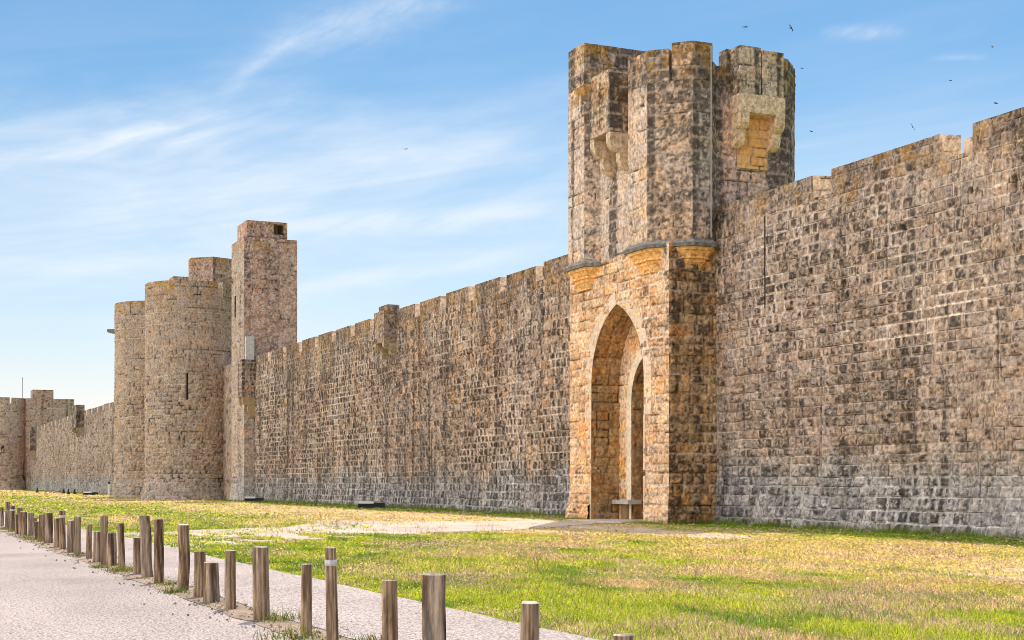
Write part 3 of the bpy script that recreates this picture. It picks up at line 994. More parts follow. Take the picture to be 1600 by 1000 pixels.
m_.build('wall', M_STONE, gh)
m_ = MB()
tp_ = pal(light=V3(.60, .47, .36), mid=V3(.42, .33, .25), crust=.4, pink=.5, rust=.1, lichen=1.0, top=20.9, seed=630)
hexa = [(-124.0 + 2.05 * math.cos(math.radians(a)), 27.35 + 2.05 * math.sin(math.radians(a))) for a in (-115, -75, -10, 50, 110, 170, 215)]
stone_prism(m_, hexa, 17.9, 20.6, FS, tp_, .1)
m_.build('stair_turret', M_STONE, gh)
m_ = MB()
stone_prism(m_, [(-127.9, 24.4), (-125.9, 24.4), (-125.9, 26.4), (-127.9, 26.4)], 17.9, 19.3, FS, tp_, .12)
m_.build('chimney', M_STONE, gh)

# ------------------------------------------------------------------ far corner towers
fp = dict(rp); fp.update(light=V3(.52, .46, .38), mid=V3(.38, .33, .27), orange=.1, lichen=.3, crust=.22, tint=V3(1.3, 1.17, 1.06))
ft = round_tower('corner_tower', 'distant crenellated round tower at the far left end of the rampart', -277.0, 22.3, 5.2, 16.6, 15.5, 603,
                 [(-150, -118), (-113, -84), (-79, -52), (-47, -20), (-15, 15), (20, 60), (65, 110), (115, 150)], None, fp, .2)
m_ = MB(); m_.box(-272.1, -271.75, 22.2, 22.7, 6.6, 7.9, V3(.05, .045, .04)); m_.build('window', M_STONE, ft)
m_ = MB()
n8 = [(-274.0 + .05 * math.cos(a), 26.0 + .05 * math.sin(a)) for a in np.linspace(0, 2 * math.pi, 7)[:-1]]
m_.prism(n8, 15.5, 20.4, V3(.25, .25, .25)); m_.build('flagpole', M_PAINT, ft)
kb = empty('square_keep', (-276, 30.5, 0), 'distant beige square stone block with a small rooftop cap beside the far round tower', 'tower')
m_ = MB()
kp = pal(light=V3(.58, .47, .37), mid=V3(.46, .365, .285), crust=.28, pink=.4, rust=.1, seed=650, orange=.2, lichen=.3, top=16.8, streak=1)
stone_prism(m_, [(-280, 26.5), (-272.0, 26.5), (-272.0, 34.8), (-280, 34.8)], -.3, 16.5, FS, kp, .2)
m_.build('wall', M_STONE, kb)
m_ = MB(); stone_prism(m_, [(-276, 27.6), (-272.3, 27.6), (-272.3, 31.2), (-276, 31.2)], 16.48, 18.1, FS, kp, .2); m_.build('cap', M_STONE, kb)

# ------------------------------------------------------------------ ground
def turf_mix(x, y):
    """0 = lush green, 1 = dry ochre; second value: bare sand"""
    a = fbm(x * .10, y * .22, 4, 900)
    b = fbm(x * .45, y * .9, 4, 910)
    near_wall = sm(y, 11.5, 19.0)
    dry = sm(0.55 * a + .45 * b + .20 * near_wall - .12, .38, .60)
    dry = np.maximum(dry * .95, .0)
    dry = dry * (1 - sm(y, 23.3, 24.6) * 1.0) * (1 - .55 * (1 - sm(y, 6.1, 8.5)))
    bare = sm(fbm(x * .18 + 9, y * .7, 4, 930) + .10 * near_wall, .62, .74) * (.35 + .65 * sm(x, -60, -45)) * sm(y, 13, 16) * (1 - sm(y, 23.0, 24.5))
    return dry, bare


GREEN = V3(.26, .29, .035); LUSH = V3(.10, .18, .02); OCHRE = V3(.64, .46, .23); SAND = V3(.68, .52, .38)


def axis(lo, hi, step, far):
    a = list(np.arange(lo, hi + step, step))
    g = step; x = hi
    up_ = []
    while x < far:
        g *= 1.5; x += g; up_.append(x)
    g = step; x = lo
    dn = []
    while x > -far:
        g *= 1.5; x -= g; dn.append(x)
    return np.array(dn[::-1] + a + up_)


gx = axis(-175, 0, .35, 4000); gy = axis(4, 28, .30, 4000)
GX, GY = np.meshgrid(gx, gy, indexing='ij')
dry, bare = turf_mix(GX, GY)
C = lerp(GREEN, OCHRE, dry[..., None])
C = lerp(C, SAND, bare[..., None])
C = C * (.8 + .4 * fbm(GX * 1.5, GY * 1.5, 3, 940))[..., None]
GZ = np.zeros_like(GX)
bank = .10 * (fbm(GX * .15, GY * .3, 3, 950) - .5) * sm(GY, 8, 11) * (1 - sm(GY, 24, 26))
m_ = MB(); m_.grid(np.stack([GX, GY, GZ + bank], -1), C)
g_ = m_.build('ground', M_GROUND, smooth=True); g_['kind'] = 'structure'


def ribbon(name, left, right, z, col, mat, rag=.15, seed=1, step=.25, kind='structure', cols=(.8, 1.2)):
    """a strip of surface between two ragged world-space lines"""
    def res_(pl):
        pl = np.array(pl, float)
        s = np.concatenate([[0], np.cumsum(np.hypot(*np.diff(pl, axis=0).T))])
        return pl, s
    L, sl = res_(left); R, sr = res_(right)
    n = int(max(sl[-1], sr[-1]) / step) + 2
    t = np.linspace(0, 1, n)
    lx = np.interp(t * sl[-1], sl, L[:, 0]); ly = np.interp(t * sl[-1], sl, L[:, 1])
    rx = np.interp(t * sr[-1], sr, R[:, 0]); ry = np.interp(t * sr[-1], sr, R[:, 1])
    dx, dy = rx - lx, ry - ly; d = np.hypot(dx, dy); dx /= d; dy /= d
    a = rag * 2 * (fbm(lx * 1.3, ly * 1.3, 4, seed) - .5); b = rag * 2 * (fbm(rx * 1.3, ry * 1.3, 4, seed + 5) - .5)
    lx += dx * a; ly += dy * a; rx += dx * b; ry += dy * b
    m = max(3, int(d.max() / .5))
    k = np.linspace(0, 1, m)[None, :]
    X = lx[:, None] * (1 - k) + rx[:, None] * k; Y = ly[:, None] * (1 - k) + ry[:, None] * k
    Zz = z + .10 * (fbm(X * .15, Y * .3, 3, 950) - .5) * sm(Y, 8, 11) * (1 - sm(Y, 24, 26))
    Cc = col * (cols[0] + (cols[1] - cols[0]) * fbm(X * .8, Y * .8, 4, seed + 9))[..., None]
    Cc = Cc * (.90 + .20 * fbm(X * .10 + 3, Y * 1.6, 4, seed + 19))[..., None] * (1 - .16 * sm(fbm(X * .5, Y * .7, 4, seed + 29), .58, .72))[..., None]
    mm_ = MB(); mm_.grid(np.stack([X, Y, Zz], -1), Cc, flip=True)
    o = mm_.build(name, mat, smooth=True); o['kind'] = kind
    return o


def line(y, x0=-290, x1=20, n=120):
    return [(x, y) for x in np.linspace(x0, x1, n)]


GRV = V3(.49, .405, .365)
ribbon('road', line(-60), line(3.75), .004, GRV, M_GRAVEL, .0, 3, .8)
ribbon('verge', line(3.60), line(4.30), .010, V3(.42, .31, .23), M_DIRT, .14, 5, .25, cols=(.6, 1.3))
ribbon('path', line(4.08), line(6.1), .016, GRV * 1.08, M_GRAVEL, .06, 7, .25)
TL = [(-42, 5.9), (-43, 9), (-45, 12), (-48.8, 14.6), (-48.7, 18.4), (-47.9, 22), (-48.3, 25.6)]
TR = [(-30, 5.9), (-33.3, 8.5), (-36, 12), (-37.6, 14.6), (-41, 19), (-43.8, 22.5), (-44.9, 25.6)]
ribbon('dirt_trail', TL, TR, .012, V3(.68, .54, .44), M_DIRT, 1.1, 11, .12, cols=(.8, 1.15))
sl_ = MB(); sl_.box(-48.7, -44.5, 24.2, 27.5, -.2, .05, V3(.56, .49, .42))
o = sl_.build('pavement', M_CLEAN); o['kind'] = 'structure'


def in_poly(x, y, poly):
    c = np.zeros(x.shape, bool)
    n = len(poly)
    for i in range(n):
        x1, y1 = poly[i]; x2, y2 = poly[(i + 1) % n]
        k = ((y1 > y) != (y2 > y))
        xi = (x2 - x1) * (y - y1) / (y2 - y1 + 1e-9) + x1
        c ^= k & (x < xi)
    return c


TRAIL = TL + TR[::-1]

# ------------------------------------------------------------------ grass
r = np.random.RandomState(12)


def blades(n, dmin, dmax, hlo, hhi, wd, seedy=0.0):
    """blades scattered over the meadow, thinning with distance from the viewer's side"""
    rr = np.sqrt(r.uniform(dmin ** 2, dmax ** 2, n)) if dmax < 60 else np.exp(r.uniform(math.log(dmin), math.log(dmax), n))
    th = r.uniform(math.radians(125), math.radians(179.6), n)
    x = rr * np.cos(th); y = rr * np.sin(th)
    k = (y > 6.12 + .12 * vn(x * 2, y * 0, 7)) & (y < 27.0)
    k &= ~((x > -50.6) & (x < -42.8) & (y > 25.0))
    k &= ~((np.hypot(x + 121.4, y - 25) < 4.1) | (np.hypot(x + 135.8, y - 24.8) < 4.1) | (np.hypot(x + 277, y - 22.3) < 5.6))
    wob_x = x + 1.0 * (fbm(x * .8, y * .8, 3, 60) - .5) * 2; wob_y = y + (fbm(x * .8, y * .8, 3, 61) - .5) * 1.6
    tr = in_poly(wob_x, wob_y, TRAIL)
    gr = fbm(x * .5, y * 1.1, 4, 62)
    k &= ~(tr & ((gr < .60 - .14 * sm(x, -36, -44) * 0 - .13 * (1 - sm(y, 11.5, 14.5))) | (r.rand(n) < .35)))
    d_, b_ = turf_mix(x, y)
    k &= r.rand(n) > b_ * .9
    k &= r.rand(n) > .35 * d_ * sm(y, 12, 17)
    x, y, d_ = x[k], y[k], d_[k]; dist = rr[k]
    n = len(x)
    tuft = fbm(x * 1.6, y * 1.6, 3, 70)
    h = r.uniform(hlo, hhi, n) * (.45 + 1.1 * tuft) * (1 - .45 * sm(y, 12, 20)) * (1 - .35 * (1 - sm(y, 6.1, 7.2)))
    a = r.uniform(0, 2 * math.pi, n)
    ww = wd * dist / 14 * r.uniform(.6, 1.4, n)
    lean = r.uniform(.1, .9, n) * h; la = r.uniform(0, 2 * math.pi, n)
    z0 = .10 * (fbm(x * .15, y * .3, 3, 950) - .5) * sm(y, 8, 11) * (1 - sm(y, 24, 26)) - .005
    A = np.stack([x - ww * np.cos(a), y - ww * np.sin(a), z0], -1)
    B = np.stack([x + ww * np.cos(a), y + ww * np.sin(a), z0], -1)
    T = np.stack([x + lean * np.cos(la), y + lean * np.sin(la), z0 + h], -1)
    lush = np.maximum(sm(fbm(x * .7 + 3, y * 1.3, 3, 75), .50, .64), sm(y, 23.6, 24.8))
    c = lerp(V3(.52, .56, .04), V3(.13, .27, .02), (lush * (1 - d_) * .9)[:, None])
    c = lerp(c, V3(.72, .51, .25), (d_ * r.uniform(.35, 1.0, n))[:, None])
    yl = (r.rand(n) < .20)[:, None]
    c = np.where(yl, lerp(c, V3(.68, .62, .11), .7), c)
    pk = sm(fbm(x * .35, y * .8, 3, 78), .50, .66)
    pm_ = (r.rand(n) < .50 * pk + .10)[:, None]
    c = np.where(pm_, V3(.80, .55, .40) * r.uniform(.6, 1.15, n)[:, None], c)
    c = c * np.clip(np.exp(r.normal(.02, .5, n)), .25, 1.7)[:, None]
    # a share of them are small seed heads and leaves lying flat in the sward
    fl = r.rand(n) < np.where(y < 13, .38, .5)
    s_ = ww * r.uniform(1.2, 2.4, n); hz = h * r.uniform(.3, 1.0, n); a2 = a + 2.1; a3 = a + 4.2
    tl_ = r.uniform(-.8, .8, n) * s_
    A[fl] = np.stack([x + s_ * np.cos(a), y + s_ * np.sin(a), z0 + hz + tl_], -1)[fl]
    B[fl] = np.stack([x + s_ * np.cos(a2), y + s_ * np.sin(a2), z0 + hz], -1)[fl]
    T[fl] = np.stack([x + s_ * np.cos(a3), y + s_ * np.sin(a3), z0 + hz - tl_], -1)[fl]
    return A, B, T, c


VV = []; CC = []
for args in ((420000, 11.5, 22, .02, .085, .0055), (420000, 20, 40, .02, .085, .0060), (420000, 36, 280, .03, .10, .0055)):
    A, B, T, c = blades(*args)
    VV.append(np.stack([A, B, T], 1).reshape(-1, 3)); CC.append(np.repeat(c, 3, 0))


def tufts(centres, n, rad, h0, h1, cols):
    for (x, y, sc) in centres:
        xx = x + r.normal(0, rad * sc, n); yy = y + r.normal(0, rad * sc, n)
        h = r.uniform(h0, h1, n) * sc; a = r.uniform(0, 6.3, n); wv = .005
        la = r.uniform(0, 6.3, n); ln = r.uniform(.2, .9, n) * h
        A = np.stack([xx - wv * np.cos(a), yy - wv * np.sin(a), 0 * xx + .008], -1)
        B = np.stack([xx + wv * np.cos(a), yy + wv * np.sin(a), 0 * xx + .008], -1)
        T = np.stack([xx + ln * np.cos(la), yy + ln * np.sin(la), .008 + h], -1)
        c = cols[r.randint(0, len(cols), n)] * r.uniform(.7, 1.3, n)[:, None]
        VV.append(np.stack([A, B, T], 1).reshape(-1, 3)); CC.append(np.repeat(c, 3, 0))


gcol = np.array([[.16, .22, .03], [.24, .28, .05], [.40, .33, .10], [.09, .17, .03]])
tufts([(-14.75, 3.95, 1.3), (-13.0, 3.62, 1.4), (-23.7, 3.75, 1.2), (-24.1, 3.8, 1.0), (-20.5, 3.9, .8), (-19.0, 3.7, .9), (-36.5, 3.9, 1.1), (-38.8, 3.8, 1.3),
       (-37.6, 3.75, 1.0), (-46, 3.8, 1.4), (-44, 3.9, 1.0), (-50, 3.7, 1.5), (-29, 3.8, .7), (-25.0, 3.6, .8), (-12.4, 4.2, .8)], 130, .11, .04, .13, gcol)
tufts([(x, r.uniform(3.5, 4.3), r.uniform(.3, .8)) for x in r.uniform(-60, -9, 90)], 14, .10, .02, .08, gcol)
# clumps of readable blades and broad leaves in the nearer meadow
lushc = np.array([[.16, .28, .03], [.30, .38, .03], [.42, .45, .05], [.10, .20, .03]])
cx_ = []
for _ in range(420):
    yy_ = 6.3 + 9 * r.rand() ** 1.6; xx_ = -r.uniform(9, 50)
    if not in_poly(np.array([xx_]), np.array([yy_]), TRAIL)[0]:
        cx_.append((xx_, yy_, r.uniform(.6, 1.25)))
tufts(cx_, 60, .16, .04, .11, lushc)
# weeds and long grass against the foot of the walls
wb = [(r.uniform(-42, -14), 26.9 - abs(r.normal(0, .22)), r.uniform(.5, 1.6)) for _ in range(240)]
wb += [(r.uniform(-111, -51), 26.85 - abs(r.normal(0, .25)), r.uniform(.5, 1.7)) for _ in range(330)]
wb += [(-50.4 + 7.6 * q_, 24.9 - abs(r.normal(0, .15)), r.uniform(.4, 1.0)) for q_ in list(r.uniform(0, .24, 14)) + list(r.uniform(.78, 1.0, 14))]
wb += [(-42.6, r.uniform(24.9, 27), r.uniform(.4, 1.1)) for _ in range(20)]
tufts(wb, 34, .16, .08, .26, lushc * .8)
# taller stems standing out of the meadow
tufts([(-r.uniform(16, 60), r.uniform(8, 20), 1.0) for _ in range(160)], 10, .15, .15, .34, np.array([[.30, .22, .10], [.16, .20, .05], [.40, .30, .16]]))
Vg = np.concatenate(VV); Cg = np.concatenate(CC)
me = bpy.data.meshes.new('grass')
nt_ = len(Vg) // 3
me.vertices.add(len(Vg)); me.vertices.foreach_set('co', Vg.astype(np.float32).ravel())
me.loops.add(nt_ * 3); me.loops.foreach_set('vertex_index', np.arange(nt_ * 3, dtype=np.int32))
me.polygons.add(nt_); me.polygons.foreach_set('loop_start', np.arange(nt_, dtype=np.int32) * 3)
me.update(calc_edges=True)
at = me.color_attributes.new('Col', 'FLOAT_COLOR', 'POINT')
at.data.foreach_set('color', np.concatenate([Cg, np.ones((len(Cg), 1))], 1).astype(np.float32).ravel())
me.materials.append(M_GRASS)
go = bpy.data.objects.new('grass', me); COL.objects.link(go)
tag(go, 'patchy green and dry ochre meadow grass before the rampart', 'grass'); go['kind'] = 'stuff'
# translucent blades
t = M_GRASS.node_tree
b = [n for n in t.nodes if n.type == 'BSDF_PRINCIPLED'][0]
src = b.inputs['Base Color'].links[0].from_socket
trn = t.nodes.new('ShaderNodeBsdfTranslucent'); mxs = t.nodes.new('ShaderNodeMixShader'); mxs.inputs[0].default_value = .45
t.links.new(src, trn.inputs[0]); t.links.new(b.outputs[0], mxs.inputs[1]); t.links.new(trn.outputs[0], mxs.inputs[2])
t.links.new(mxs.outputs[0], [n for n in t.nodes if n.type == 'OUTPUT_MATERIAL'][0].inputs[0])

# pebbles along the strip where the posts stand
m_ = MB()
octa = np.array([(1, 0, 0), (-1, 0, 0), (0, 1, 0), (0, -1, 0), (0, 0, 1), (0, 0, -1)], float)
for _ in range(900):
    x = -8 - 45 * r.rand() ** 1.4; y = 3.85 + r.normal(0, .26); s = r.uniform(.008, .028) * (1.7 if r.rand() < .06 else 1)
    P = octa * V3(s, s * r.uniform(.6, 1), s * .6) + V3(x, y, .012 + s * .2)
    o0 = m_.verts(P, V3(.48, .40, .32) * r.uniform(.5, 1.2))
    for a in (0, 1):
        for b_ in (2, 3):
            m_.p.append([o0 + a, o0 + b_, o0 + 4]); m_.p.append([o0 + b_, o0 + a, o0 + 5])
o = m_.build('gravel', M_CLEAN); tag(o, 'loose pebbles along the strip of bare soil between the wooden posts', 'gravel'); o['kind'] = 'stuff'

m_ = MB()
for _ in range(150):
    x = r.uniform(-110, -15)
    if -50.9 < x < -42.6:
        continue
    y = 26.75 - abs(r.normal(0, .12)); s = r.uniform(.05, .17)
    P = octa * V3(s * r.uniform(.8, 1.5), s, s * .7) + r.normal(0, s * .15, (6, 3)) + V3(x, y, s * .15)
    o0 = m_.verts(P, V3(.52, .47, .40) * r.uniform(.5, 1.2))
    for a in (0, 1):
        for b_ in (2, 3):
            m_.p.append([o0 + a, o0 + b_, o0 + 4]); m_.p.append([o0 + b_, o0 + a, o0 + 5])
o = m_.build('rubble', M_STONE); tag(o, 'small fallen stones lying in the grass along the foot of the rampart', 'rubble'); o['kind'] = 'stuff'

# ------------------------------------------------------------------ wooden posts
POSTS = [  # x, y, radius, height, squareness, lean, darkness, band
    (-49.98, 4.11, .051, .62, 1, 0, .8, 0, 'dark thin post at the far left end of the row'),
    (-47.35, 4.05, .070, .84, 0, 0, .5, 0, 'tall post rising behind shorter ones near the far left end of the row'),
    (-46.25, 3.95, .064, .58, 1, 0, .5, 0, 'short flat-sided post just in front of the tall one near the far left end'),
    (-44.86, 3.98, .075, .74, 0, 0, .5, 1, 'white-banded post nearer the far left end of the row'),
    (-41.83, 3.82, .043, .56, 0, 0, .9, 0, 'very thin dark post pressed between two thicker ones, fifth from the far left'),
    (-42.36, 3.95, .079, .74, 0, 0, .6, 0, 'stout post behind the very thin one, sixth from the far left'),
    (-40.99, 3.92, .080, .64, 1, 0, .6, 0, 'squat square-cut post beside the very thin one, seventh from the far left'),
    (-40.59, 4.08, .085, .62, 0, .02, .4, 0, 'stout pale post before a clump of green weeds, eighth from the far left'),
    (-39.52, 4.08, .044, .52, 0, 0, .9, 0, 'small dark post mostly hidden behind the shortest post of the left end'),
    (-38.07, 3.95, .064, .45, 1, 0, .7, 0, 'shortest post of the far left half, standing in front of a small dark one'),
    (-37.29, 3.98, .070, .64, 0, -.02, .4, 0, 'slightly curved post, eleventh from the far left'),
    (-35.61, 3.96, .083, .72, 1, 0, .7, 0, 'broad dark square-cut post, twelfth from the far left'),
    (-33.17, 3.87, .056, .65, 1, 0, .5, 0, 'slim post standing just left of the taller post with a white band and dark top'),
    (-32.29, 3.89, .064, .83, 0, .01, .5, 1, 'taller post with a white band below its dark top, fourteenth from the far left'),
    (-30.63, 3.85, .063, .66, 1, 0, .8, 0, 'dark brown post just right of the white-banded one in the left half'),
    (-29.87, 3.88, .070, .75, 0, 0, .4, 0, 'pale smooth round post beside the dark brown one in the left half'),
    (-28.09, 3.86, .053, .65, 0, -.015, .4, 0, 'slim lone slightly bent post with path visible on both sides'),
    (-26.85, 3.84, .066, .56, 1, 0, .2, 0, 'short pale plank-like post touching the left side of a tall split one'),
    (-25.76, 3.81, .066, .86, 1, .015, .6, 0, 'tall split post with a notched top between two short ones'),
    (-25.58, 3.89, .068, .57, 1, 0, .5, 0, 'short split post touching the right side of a tall one with a notched top'),
    (-24.41, 3.88, .056, .77, 0, .02, .5, 0, 'slender dark-topped post left of a tuft of green weeds'),
    (-23.08, 3.92, .071, .58, 1, 0, .2, 0, 'short pale post leaning against the tallest knotty one beside green weeds'),
    (-22.28, 3.93, .081, .94, 0, .06, .5, 0, 'tallest post of the row, leaning left with brown patches'),
    (-20.97, 3.86, .071, .92, 0, .01, .7, 0, 'tall round post with a pale sawn top and rusty brown foot, right of the tallest'),
    (-19.36, 3.88, .077, .88, 0, -.02, .7, 0, 'knotty wavy-sided post with dark knots and bark patches'),
    (-18.17, 3.85, .062, .58, 1, 0, .2, 0, 'short pale post standing behind the stumpy grooved one'),
    (-17.37, 3.82, .075, .48, 1, 0, .5, 0, 'stumpy grooved post, lowest of the right half of the row'),
    (-16.32, 3.81, .061, .67, 1, 0, .4, 0, 'medium post with vertical split, alone left of the broad smooth one'),
    (-14.91, 3.81, .083, .77, 0, .02, .2, 0, 'broad smooth grey-brown post with a weed at its foot'),
    (-13.18, 3.80, .052, .68, 0, 0, .3, 0, 'slim even post left of the tall white-banded one near the camera'),
    (-12.12, 3.73, .051, .88, 0, .02, .3, 1, 'tall slender post with a white band near its top, close to the camera'),
    (-10.61, 3.73, .056, .69, 1, .01, .4, 0, 'medium post with pale sawn top, left of the thickest dark one'),
    (-9.68, 3.74, .085, .79, 0, 0, .9, 0, 'thickest post, dark bark streaks and pale sawn top, close to the camera'),
    (-8.05, 3.74, .058, .71, 0, 0, .2, 0, 'pale round post before the grass, second from the right end'),
    (-6.85, 3.74, .056, .63, 0, 0, .2, 0, 'last post on the right, only its sawn top in the picture'),
]
for i, (x, y, rad, h, sqr, lean, dk, bnd, lab) in enumerate(POSTS):
    rr_ = np.random.RandomState(700 + i)
    na, nz_ = 28, 22
    a = np.linspace(0, 2 * math.pi, na + 1)[:, None]; z = np.linspace(-.12, h, nz_)[None, :]
    a, z = np.broadcast_arrays(a, z)
    rot = rr_.uniform(0, 1.5)
    base_r = np.where(sqr, rad * .98 / np.maximum(np.abs(np.cos(a + rot)), np.abs(np.sin(a + rot))) ** .75, rad)
    n1 = fbm(np.cos(a) * 1.5 + i * 7, np.sin(a) * 1.5 + z * 1.6, 3, 20)
    gro = fbm(np.cos(a) * 6 + i, np.sin(a) * 6 + z * .7, 3, 30)
    R_ = base_r * (1 + .20 * (n1 - .5) + .16 * (gro - .5)) * (1.05 - .08 * z / h)
    knotty = .12 if i in (22, 24) else .03
    gsum = 0 * a
    for sp_a in rr_.uniform(0, 2 * math.pi, 4):
        da = np.abs((a - sp_a + math.pi) % (2 * math.pi) - math.pi)
        gcut = np.exp(-(da / .13) ** 2) * sm(z, rr_.uniform(-.1, h * .7), h)
        R_ = R_ * (1 - .14 * gcut)
        gsum = gsum + gcut
    bend = knotty * rad * np.sin(z * 7 + i)
    lx = lean * z
    # lean is towards the left of the picture: world -x and a little -y
    X = R_ * np.cos(a) + bend * .4 - lx * .4; Y = R_ * np.sin(a) + bend * .9 - lx * .9
    X[-1] = X[0]; Y[-1] = Y[0]
    grain = fbm(np.cos(a) * 9 + 3 * i, np.sin(a) * 9 + z * 1.2, 4, 40)
    blot = fbm(np.cos(a) * 2 + 5 * i, np.sin(a) * 2 + z * 3.5, 4, 50)
    Cw = lerp(V3(.50, .35, .225), V3(.20, .12, .06), sm(grain, .35, .65)[..., None])
    Cw = lerp(Cw, V3(.045, .025, .015), (sm(blot, .56 - .16 * dk, .70 - .12 * dk) * (.45 + .5 * dk))[..., None])
    Cw = lerp(Cw, V3(.30, .15, .05), (sm(fbm(np.cos(a) * 2 + i, np.sin(a) * 2 + z * 2, 3, 55), .55, .75) * .5 * dk)[..., None])
    Cw = lerp(Cw, V3(.06, .035, .022), (gsum.clip(0, 1) * .75)[..., None])
    Cw = lerp(Cw, V3(.46, .41, .36), (sm(fbm(np.cos(a) * 1.5 + 2 * i, np.sin(a) * 1.5 + z * 1.5, 3, 59), .45, .7) * .30)[..., None])
    P = np.stack([X, Y, z], -1)
    m_ = MB(); m_.grid(P, Cw)
    # chamfered sawn top
    cx, cy = X[:-1, -1].mean(), Y[:-1, -1].mean()
    tl = rr_.uniform(-.12, .12, 2)
    rim = [(px_, py_, h) for px_, py_ in zip(X[:-1, -1], Y[:-1, -1])]
    rim2 = [(cx + (px_ - cx) * .90, cy + (py_ - cy) * .90, h + .008 + tl[0] * (px_ - cx) + tl[1] * (py_ - cy)) for px_, py_ in zip(X[:-1, -1], Y[:-1, -1])]
    if i == 18:
        rim2 = [(q[0], q[1], h + .03 - abs(q[1] - cy) * .9) for q in rim2]
    topc = V3(.68, .58, .46) if i in (23, 24, 29, 31, 32, 33, 34) else V3(.50, .40, .30)
    for k in range(na):
        j = (k + 1) % na
        m_.poly([rim[k], rim[j], rim2[j], rim2[k]], topc)
    m_.poly(rim2, topc)
    o = m_.build('wooden_post', M_WOOD, smooth=True)
    o.location = (x, y, 0)
    tag(o, lab, 'post', 'wooden posts in a row between the road and the path')
    if bnd:
        zb = h - .10 if i == 30 else h - .09
        bb = MB()
        zz = np.array([zb - .055, zb - .055, zb, zb])
        pr = []
        idx = int(round((zb + .12 - .03) / (h + .12) * (nz_ - 1)))
        bx, by = X[:, idx], Y[:, idx]; c0, c1 = bx.mean(), by.mean()
        ringp = []
        for s_, zc_ in ((1.0, zb - .055), (1.07, zb - .055), (1.07, zb), (1.0, zb)):
            ringp.append(np.stack([c0 + (bx - c0) * s_, c1 + (by - c1) * s_, np.full_like(bx, zc_)], -1))
        bb.grid(np.stack(ringp, 1), V3(.62, .60, .57))
        q = bb.build('reflective_band', M_PAINT)
        q.parent = o

# ------------------------------------------------------------------ floodlights and marker at the foot of the wall
def floodlight(x, y, rz, Ls, label):
    t = empty('floodlight', (x, y, 0), label, 'floodlight', 'long ground floodlights at the foot of the rampart')
    t.rotation_euler = (0, 0, rz)
    for nm, q, mcol, z in (('housing', [(-Ls / 2, -.16), (Ls / 2, -.16), (Ls / 2, .16), (-Ls / 2, .16)], V3(.012, .012, .013), (.02, .30)),):
        m = MB(); m.prism(q, z[0], z[1], mcol, [(a * .98, b * .8 + .02) for a, b in q])
        for s in (-.35, .35):
            m.box(s * Ls - .03, s * Ls + .03, -.2, .2, -.05, .03, mcol)
        o_ = m.build(nm, M_PAINT); o_.parent = t
    m = MB(); m.prism([(-Ls / 2 + .04, -.2), (Ls * .08, -.2), (Ls * .08, .17), (-Ls / 2 + .04, .17)], .25, .38, V3(.75, .76, .78))
    o_ = m.build('cover', M_PAINT); o_.parent = t
    return t


floodlight(-76.2, 25.7, math.radians(66), 1.5, 'long black ground floodlight nearest the arched gate, below the long rampart')
floodlight(-103.9, 26.0, math.radians(66), 1.4, 'long black ground floodlight on the grass right of the square tower')
floodlight(-163.0, 22.6, math.radians(66), 1.6, 'distant black ground floodlight before the far rampart, left of the round towers')
for (x, y, lab) in ((-170.3, 21.8, 'small dark marker block, nearest the round towers of those on the far lawn'), (-172.5, 21.4, 'small dark marker block second from the round towers on the far lawn'),
                    (-185.0, 22.4, 'small dark marker block left of the others on the far lawn'), (-202.4, 21.1, 'small dark marker block on the far lawn, farthest left of all')):
    m = MB(); m.prism([(-.22, -.2), (.22, -.2), (.22, .2), (-.22, .2)], -.02, .30, V3(.05, .045, .04), [(-.12, -.12), (.12, -.12), (.12, .12), (-.12, .12)])
    m.prism([(-.10, -.10), (.10, -.10), (.10, .10), (-.10, .10)], .30, .62, V3(.04, .035, .03), [(-.16, -.05), (.10, -.05), (.10, .12), (-.16, .12)])
    o = m.build('marker_block', M_PAINT); o.location = (x, y, 0); tag(o, lab, 'marker', 'small dark blocks on the far lawn')
t = empty('signpost', (-134.2, 20.2, 0), 'slim white upright sign with a dark cap at the foot of the far round tower', 'sign')
m = MB(); m.prism([(-.14, -.07), (.14, -.07), (.14, .07), (-.14, .07)], -.05, 1.28, V3(.88, .87, .85)); o = m.build('panel', M_PAINT); o.parent = t
m = MB(); m.prism([(-.15, -.08), (.15, -.08), (.15, .08), (-.15, .08)], 1.281, 1.46, V3(.03, .03, .03)); o = m.build('cap', M_PAINT); o.parent = t

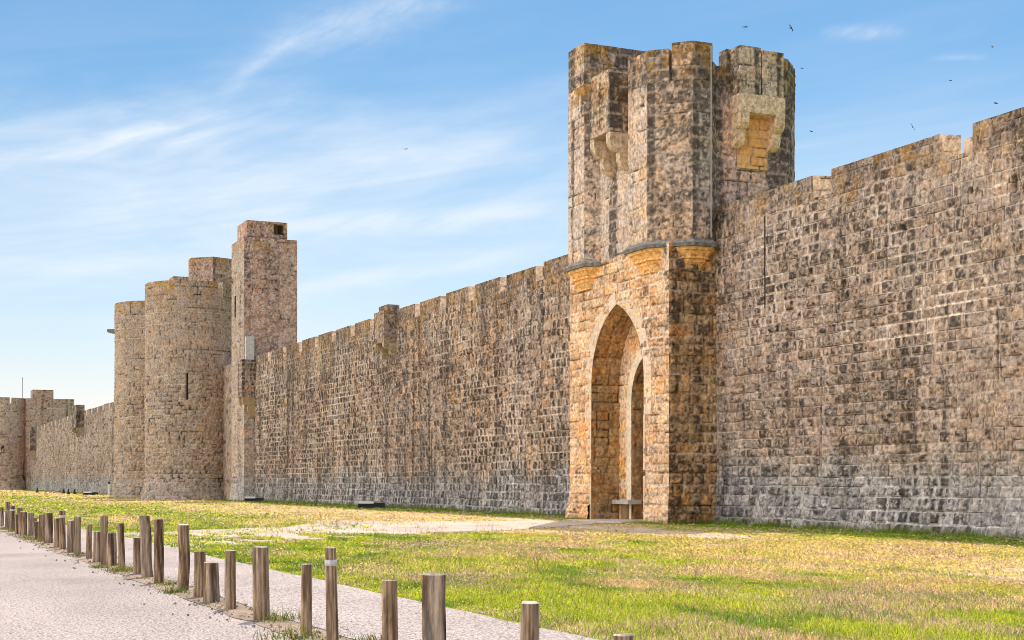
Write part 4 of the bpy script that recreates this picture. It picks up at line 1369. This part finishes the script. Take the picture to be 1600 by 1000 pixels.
# ------------------------------------------------------------------ birds
BIRDS = [((-76.1, 50.2, 29.9), .42, 35, 20, 'dark swift gliding above the gate tower, wings spread wide'),
         ((-74.9, 52.8, 29.8), .38, 100, 55, 'dark swift banking steeply above the right side of the gate tower'),
         ((-107.8, 77.2, 38.8), .38, 20, 10, 'tiny faint bird just right of the gate tower top'),
         ((-107.5, 78.0, 33.1), .35, 30, 0, 'tiny faint bird beside the gate tower, well below its top'),
         ((-93.0, 85.7, 37.7), .34, 60, 30, 'tiny dark bird in the upper right corner of the sky'),
         ((-102.3, 89.4, 37.7), .34, 45, 10, 'tiny dark bird between the small cloud and the right rampart'),
         ((-79.8, 66.4, 26.1), .34, 120, 60, 'small dark bird just above the right rampart'),
         ((-85.2, 78.9, 30.4), .40, 30, 5, 'faint pale bird gliding at the far right edge of the sky'),
         ((-103.7, 37.7, 26.9), .36, 25, 15, 'lone small bird in the open sky left of the gate tower')]
for (loc, s, rz, roll, lab) in BIRDS:
    m = MB()
    prof = [(-.50, .012), (-.36, .05), (-.1, .085), (.15, .09), (.32, .07), (.42, .03), (.47, .004)]
    n = 8
    g = np.array([[(x_ * 1.0, w_ * math.cos(t_), w_ * math.sin(t_)) for t_ in np.linspace(0, 2 * math.pi, n + 1)] for x_, w_ in prof])
    m.grid(g * s * .9, V3(.03, .027, .025))
    for sg in (-1, 1):
        pts = [(.22, .04), (.26, .30), (.10, .70), (-.22, 1.15), (-.14, .70), (-.02, .30), (-.08, .04)]
        up_ = [(a_ * s, sg * b_ * s * .9, (.012 + .10 * math.sin(b_ * 2)) * s) for a_, b_ in pts]
        dn = [(p_[0], p_[1], p_[2] - .02 * s) for p_ in up_]
        m.poly(up_ if sg > 0 else up_[::-1], V3(.03, .027, .025)); m.poly(dn[::-1] if sg > 0 else dn, V3(.05, .045, .04))
        for k in range(len(pts)):
            j = (k + 1) % len(pts)
            m.poly([up_[k], dn[k], dn[j], up_[j]], V3(.03, .027, .025))
    for sg in (-1, 1):
        m.poly([(-.40 * s, 0, 0), (-.66 * s, sg * .09 * s, 0), (-.52 * s, 0, .004)], V3(.03, .027, .025))
    o = m.build('bird', M_BIRD)
    o.location = loc; o.rotation_euler = (math.radians(roll), math.radians(8), math.radians(rz))
    tag(o, lab, 'bird', 'small birds circling in the sky')
